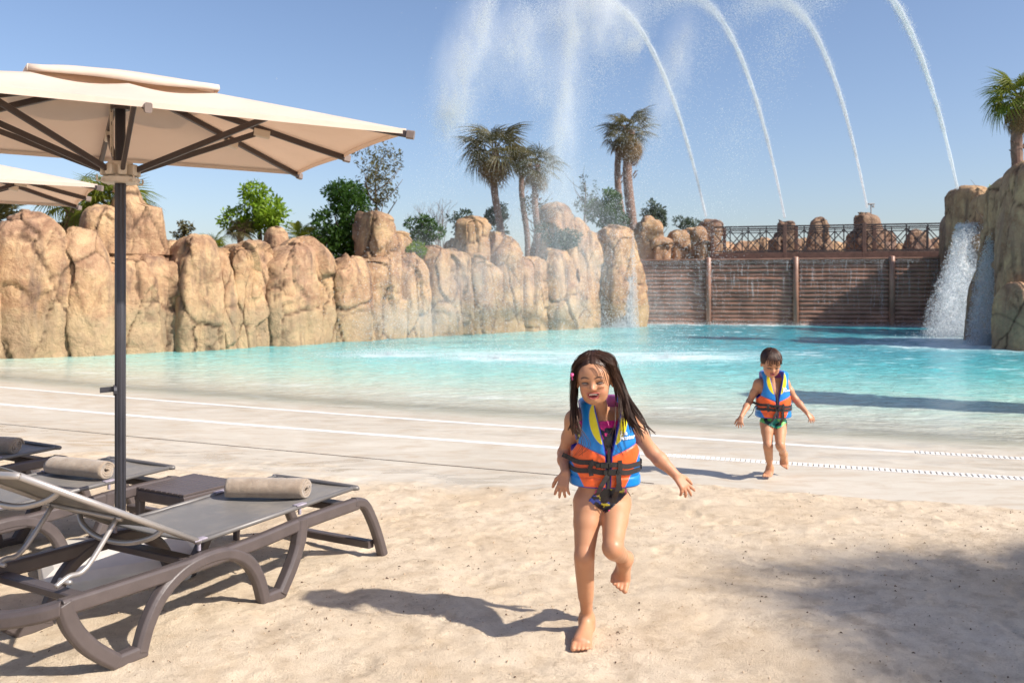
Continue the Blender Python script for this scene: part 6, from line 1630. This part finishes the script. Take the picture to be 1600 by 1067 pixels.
LAND = [SPL[0], SPL[1], SPL[2], Vector((3.3, 19.5, WZ))]
def arc(noz, land, pas):
    """ballistic path through nozzle, landing and the crossing point"""
    k = (pas[0]-CX)/FPX; tz = (YH-pas[1])/FPX; dx, dy = land.x-noz.x, land.y-noz.y
    s_ = (k*noz.y-noz.x)/(dx-k*dy); d_ = noz.y+dy*s_; z = CAM_H+tz*d_; A = land.z-noz.z                # b - c = A ; b s - c s^2 = z - noz.z
    c = (A*s_-(z-noz.z))/(s_*s_-s_)
    b = A+c; return lambda t: np.stack([noz.x+dx*t, noz.y+dy*t, noz.z+b*t-c*t*t], -1)
labels = ['leftmost water jet arching off the left end of the bridge into spray', 'second water jet from the left, rising from the capped rock', 'third water jet from the left, rising beside the lamp post', 'rightmost water jet, rising beside the right waterfall rocks']
rs = np.random.RandomState(11)
for i in range(4):
    f = arc(NOZ[i], LAND[i], PASS[i]); t = thing('water_jet', labels[i], 'water jet', NOZ[i], 0, 'four water jets arching over the pool'); O = np.array(NOZ[i])
    # solid part of the stream
    T_ = np.linspace(0, .60, 120); P = f(T_)-O; rad = (.060+.20*T_**1.15)*(1+.10*np.sin(T_*120+i)+.08*rs.normal(size=120)*T_*2); seg = 12
    Tn = np.gradient(P, axis=0); Tn /= np.linalg.norm(Tn, axis=1)[:,None]; a = np.cross(Tn, (0,0,1.)); a /= np.linalg.norm(a, axis=1)[:,None]; bb = np.cross(Tn, a)
    V = np.stack([P+(a*math.cos(2*math.pi*k/seg)+bb*math.sin(2*math.pi*k/seg))*rad[:,None] for k in range(seg)], 1).reshape(-1,3)
    I = np.arange(120*seg).reshape(120, seg); J_ = np.roll(I, -1, 1); F = np.stack([I[:-1], J_[:-1], J_[1:], I[1:]], -1).reshape(-1,4)
    mk('stream', V, F, M['jet'], t, True, attrs={'dens': np.repeat(np.interp(T_, [0,.08,.25,.42,.60], [1,.95,.8,.35,0]), seg)})
    # drops peeling off it and the broken falling part
    n = 60000; tt = rs.uniform(.05, 1, n)**.85; w = .06+.30*tt+.85*np.clip(tt-.45, 0, 1)**1.25
    g = rs.normal(size=(n,3))*w[:,None]*.62; clump = fbm(np.stack([tt*26+i*9, 0*tt, 0*tt], 1), 3)
    g *= (1+clump[:,None]*.8); P = f(tt)-O + g; P[:,2] -= np.abs(rs.normal(size=n))*np.clip(tt-.35, 0, 1)*1.9; P[:,0] -= rs.exponential(1, n)*np.clip(tt-.4, 0, 1)*.5
    keep = (rs.uniform(size=n) < (.35+clump*1.3+.45*(tt < .6))) & (P[:,2]+O[2] > WZ); P = P[keep]; r = rs.uniform(.005, .012, len(P))
    o = drops('spray', P, r, M['drop'], t, rs); tag(o, kind='stuff')
# splash crowns where the jets land
for i, c in enumerate(SPL):
    n = 3000; a = rs.uniform(0, 6.28, n); rr_ = np.abs(rs.normal(0, .9, n)); P = np.stack([c.x+.5+rr_*np.cos(a)*1.4, c.y+rr_*np.sin(a)*.7, WZ+.01+rs.exponential(.07, n)*np.exp(-rr_*.6)], 1)
    o = drops('splash', P, rs.uniform(.005,.011,n), M['drop'], None, rs); tag(o, kind='stuff')
# drifting mist below the arcs
def cloud(n, ctrs, seed, r=(.006,.014), ns=1.0):
    q = np.random.RandomState(seed); c = ctrs[q.choice(len(ctrs), n, p=[x[2] for x in ctrs])] if False else None; P = []
    for (cx_, cy_, cz_), (sx_, sy_, sz_), w in ctrs:
        m_ = int(n*w); P.append(np.array((cx_, cy_, cz_)) + q.normal(size=(m_,3))*np.array((sx_, sy_, sz_)))
    P = np.concatenate(P); d = fbm(P*[.35,.35,.22], 4)*ns; keep = (q.uniform(size=len(P)) < .55+d*1.4) & (P[:,2] > WZ); P = P[keep]
    return P, q.uniform(r[0], r[1], len(P)), q
ct = []
for (u, v, d, su, sv, w) in ((700,470,28,70,50,.17),(840,430,29,90,70,.24),(900,300,31,85,100,.19),(770,200,29,70,100,.13),(905,60,32,75,70,.14),(985,300,36,45,90,.08),(650,500,25,60,25,.06),(1030,470,38,60,50,.07)):
    p = atd(u, v, d); ct.append(((p.x, p.y, p.z), (su/FPX*d*.75, 2.2, sv/FPX*d*.75), w))
pl = []
for (pts, d, wd, n) in ((((768,-10),(748,50),(722,110),(703,160),(700,185)),27.5,(9,14,17,19,22),40000), (((830,-10),(812,40),(800,62),(835,92),(850,150)),28,(13,16,15,17,18),24000), (((885,20),(893,60),(884,130),(874,210),(868,290)),30,(11,11,12,15,19),36000),
                        (((960,-20),(930,10),(900,25),(860,20)),33,(22,30,32,34),34000), (((1078,35),(1058,75),(1038,120),(1022,165),(1014,210)),36,(10,12,14,15,18),20000), (((1000,70),(985,55),(960,20)),36,(10,14,14),14000)):
    t_ = rs.uniform(0, 1, n); kk_ = np.linspace(0, 1, len(pts)); u = np.interp(t_, kk_, [p_[0] for p_ in pts]); v = np.interp(t_, kk_, [p_[1] for p_ in pts]); w_ = np.interp(t_, kk_, wd)
    g1, g2 = rs.normal(size=n), rs.normal(size=n); fall = rs.exponential(1, n)*w_*.9
    x = (u+g1*w_*.8-CX)/FPX*d; z = CAM_H-(v+fall-YH+g2*w_*.5)/FPX*d; P = np.stack([x, d+rs.normal(size=n)*.6, z], 1)
    c_ = fbm(P*[2.2,1,.9], 4, .6); pl.append(P[rs.uniform(size=n) < .35+c_*1.8])
P = np.concatenate(pl); o = drops('plume', P, rs.uniform(.006,.013,len(P)), M['drop'], None, rs); tag(o, kind='stuff')
P, r, q = cloud(90000, ct, 5, (.005,.010)); o = drops('mist', P, r, M['mist'], None, q); tag(o, kind='stuff')
P, r, q = cloud(1200, [(c, (s_[0]*1.5, s_[1], s_[2]*1.4), w) for c, s_, w in ct], 8, (.010,.022)); o = drops('large_drops', P, r, M['drop'], None, q); tag(o, kind='stuff')

def mat_puff():
    m = bpy.data.materials.new('drifting_mist'); m.use_nodes = True; nt = m.node_tree; nt.nodes.remove(nt.nodes['Principled BSDF'])
    v = nd(nt, 'ShaderNodeVolumePrincipled'); v.inputs['Color'].default_value = (.97,.98,1,1); v.inputs['Anisotropy'].default_value = -.1
    p = opos(nt); L = nd(nt, 'ShaderNodeVectorMath', operation='LENGTH'); ln(nt, p, L.inputs[0])
    f = mth(nt, 'SUBTRACT', 1.0, L.outputs['Value'], True); f = mth(nt, 'POWER', f, 1.3)
    n = ramp(nt, noise(nt, scaled(nt, gpos(nt), (1,1,.4)), 1.3, 5, .68, .5), [(.42,.0),(.70,1)])
    oi = nd(nt, 'ShaderNodeObjectInfo').outputs['Color']; sx = nd(nt, 'ShaderNodeSeparateColor'); ln(nt, oi, sx.inputs[0])
    ln(nt, mth(nt, 'MULTIPLY', mth(nt, 'MULTIPLY', f, n), mth(nt, 'MULTIPLY', sx.outputs[0], 1.25)), v.inputs['Density'])
    ln(nt, v.outputs[0], nt.nodes['Material Output'].inputs['Volume']); return m
PUFF = mat_puff(); pme = None
# (u, v, distance, half width px, half height px, depth m, tilt, strength)
for (u, v, d, su, sv, dp_, tilt, w) in ((720,440,27,150,110,3.5,0,.22),(880,400,32,150,190,4,0,.22),(730,95,28,60,170,2.2,R(17),.7),(815,70,29,70,120,2.2,R(-12),.5),(885,170,31,42,230,2.0,R(4),.62),(935,20,33,110,80,3,0,.6),(1052,110,37,42,140,2,R(16),.4),(640,500,25,110,50,3,0,.22),(965,440,40.5,60,110,1.5,0,.5),(1030,470,41,80,70,2,0,.25),(1500,520,29,70,50,2,0,.3)):
    c = atd(u, v, d)
    if pme is None:
        bm_ = bmesh.new(); bmesh.ops.create_icosphere(bm_, subdivisions=3, radius=1); pme = bpy.data.meshes.new('mist_puff'); bm_.to_mesh(pme); bm_.free(); pme.materials.append(PUFF)
    o = bpy.data.objects.new('mist_cloud', pme); COL.objects.link(o); o.location = c; o.scale = (su/FPX*d, dp_, sv/FPX*d); o.rotation_euler = (0, tilt, 0); o.color = (w, w, w, 1); tag(o, kind='stuff')

# ------------------------------------------------------------------ waterfalls
def a_fall(nt):
    g = gpos(nt); n = noise(nt, scaled(nt, g, (9,9,.9)), 1.0, 5, .7, .4); n2 = noise(nt, scaled(nt, g, (2,2,.5)), 1.0, 3)
    a = nd(nt, 'ShaderNodeAttribute', attribute_name='dens').outputs['Fac']
    return mth(nt, 'MULTIPLY', ramp(nt, mth(nt, 'ADD', mth(nt, 'MULTIPLY', n, .7), mth(nt, 'MULTIPLY', n2, .3)), [(.34,0),(.54,1)]), a, True)
M['fall'] = mat_water_white('falling_water', a_fall)
def waterfall(t, path, w0, w1, side, seed, dens=1.0, n_d=5000, sprd=.25, layers=3):
    """sheets of falling water along path (world points), widening from w0 to w1, with loose drops"""
    rs = np.random.RandomState(seed); P = np.array([tuple(p) for p in smooth_path(path, 12)]); n = len(P); side = np.array(unit(side)); out = np.cross(side, (0,0,1.)); out = out if out[1] < 0 else -out; m = 16
    for l in range(layers):
        V = []; D = []
        for i in range(n):
            t_ = i/(n-1); w = w0+(w1-w0)*t_
            for j in range(m+1):
                s_ = j/m*2-1; off = .05*l+.09*math.sin(s_*5+l*2+t_*3)*t_+.04*rs.normal()*t_; V.append(P[i]+side*(s_*w/2*(1-.1*l)+.05*l)+out*off); D.append(dens*(1-abs(s_)**2.5)*(.85 if l else 1)*min(1, .45+t_*2.5))
        I = np.arange(n*(m+1)).reshape(n, m+1); F = np.stack([I[:-1,:-1], I[:-1,1:], I[1:,1:], I[1:,:-1]], -1).reshape(-1,4)
        mk('water_sheet', V, F, M['fall'], t, True, attrs={'dens': D})
    k = rs.uniform(0, 1, n_d)**.7; i = (k*(n-1)).astype(int); w = w0+(w1-w0)*k
    Q = P[i]+side*((rs.uniform(-.5,.5,n_d)*w*1.05)[:,None])+out*(np.abs(rs.normal(size=n_d))*sprd*(.2+k))[:,None]; Q[:,2] += rs.normal(size=n_d)*.06; Q = Q[Q[:,2] > WZ]
    o = drops('spray', Q, rs.uniform(.010,.026,len(Q)), M['drop'], t, rs); tag(o, kind='stuff')
    e = P[-1]; n2 = 2500; a = rs.uniform(0,6.28,n2); rr_ = np.abs(rs.normal(0,.55,n2))*w1*.5; Q = np.stack([e[0]+rr_*np.cos(a)+out[0]*.3, e[1]+rr_*np.sin(a)*.8+out[1]*.3, WZ+rs.exponential(.16,n2)], 1)
    o = drops('splash', Q, rs.uniform(.010,.024,n2), M['drop'], t, rs); tag(o, kind='stuff')
tw = thing('waterfall', 'white waterfall tumbling down the tall right rocks into the pool', 'waterfall')
top = atd(1518,358,32.6); waterfall(tw, [top+Vector((.1,.6,.05)), top, atd(1506,420,31.6), atd(1494,480,31.0), Vector((atd(1494,530,30.6).x, 30.6, WZ))], .9, 2.8, (1,.15,0), 1, n_d=17000, sprd=.6, dens=.6, layers=3)
top = atd(1500,372,33.4); waterfall(tw, [top+Vector((.1,.5,.05)), top, atd(1492,430,32.6), atd(1486,490,32.2), Vector((atd(1484,525,32).x, 32, WZ))], .35, 1.3, (1,.15,0), 6, dens=.6, n_d=7000, sprd=.35, layers=2)
top = atd(1558,366,27.6); waterfall(tw, [top+Vector((.1,.5,.05)), top, atd(1545,410,26.9), atd(1537,480,26.3), Vector((atd(1535,545,26.0).x, 26.0, WZ))], .35, 1.2, (1,.15,0), 2, dens=.6, n_d=5000, layers=2)
tl = thing('waterfall', 'thin misty waterfall sheet over the left corner rock beside the log wall', 'waterfall')
c = base_pt(968); top = atd(965,372,39.3); waterfall(tl, [top+Vector((0,.5,.05)), top, atd(966,420,38.9), atd(967,470,38.6), Vector((atd(967,505,38.5).x, 38.5, WZ))], 1.3, 1.7, (1,-.1,0), 3, dens=1.0, n_d=9000, sprd=.2)
# trickles on the log wall
tk = []; kk = np.random.RandomState(8)
for j in range(150):
    s_ = kk.uniform(.3, 14.6); n = kk.randint(20, 90); z1 = kk.uniform(1.9, 3.0) if kk.rand() < .6 else 3.0; z0 = z1-kk.uniform(.4, 2.9); q_ = WA+wdir*s_+wn_*.17; z = kk.uniform(max(z0,WZ), z1, n)
    tk.append(np.stack([q_.x+kk.normal(0,.022,n)+.03*np.sin(z*4+j), np.full(n, q_.y)+kk.uniform(-.05,.02,n), z], 1))
n = 5000; s_ = kk.uniform(.2, 15, n); q_ = np.array(WA)[None]+np.array(wdir)[None]*s_[:,None]+np.array(wn_)[None]*.2; tk.append(np.stack([q_[:,0], q_[:,1]+kk.uniform(-.2,.05,n), WZ+kk.exponential(.07,n)], 1))
s_ = kk.uniform(.2, 15, 2600); q_ = np.array(WA)[None]+np.array(wdir)[None]*s_[:,None]+np.array(wn_)[None]*.17; tk.append(np.stack([q_[:,0], q_[:,1], 3.02-kk.exponential(.10,2600)], 1))
P = np.concatenate(tk); o = drops('trickles', P, kk.uniform(.007,.016,len(P)), M['drop'], None, kk); tag(o, kind='stuff')
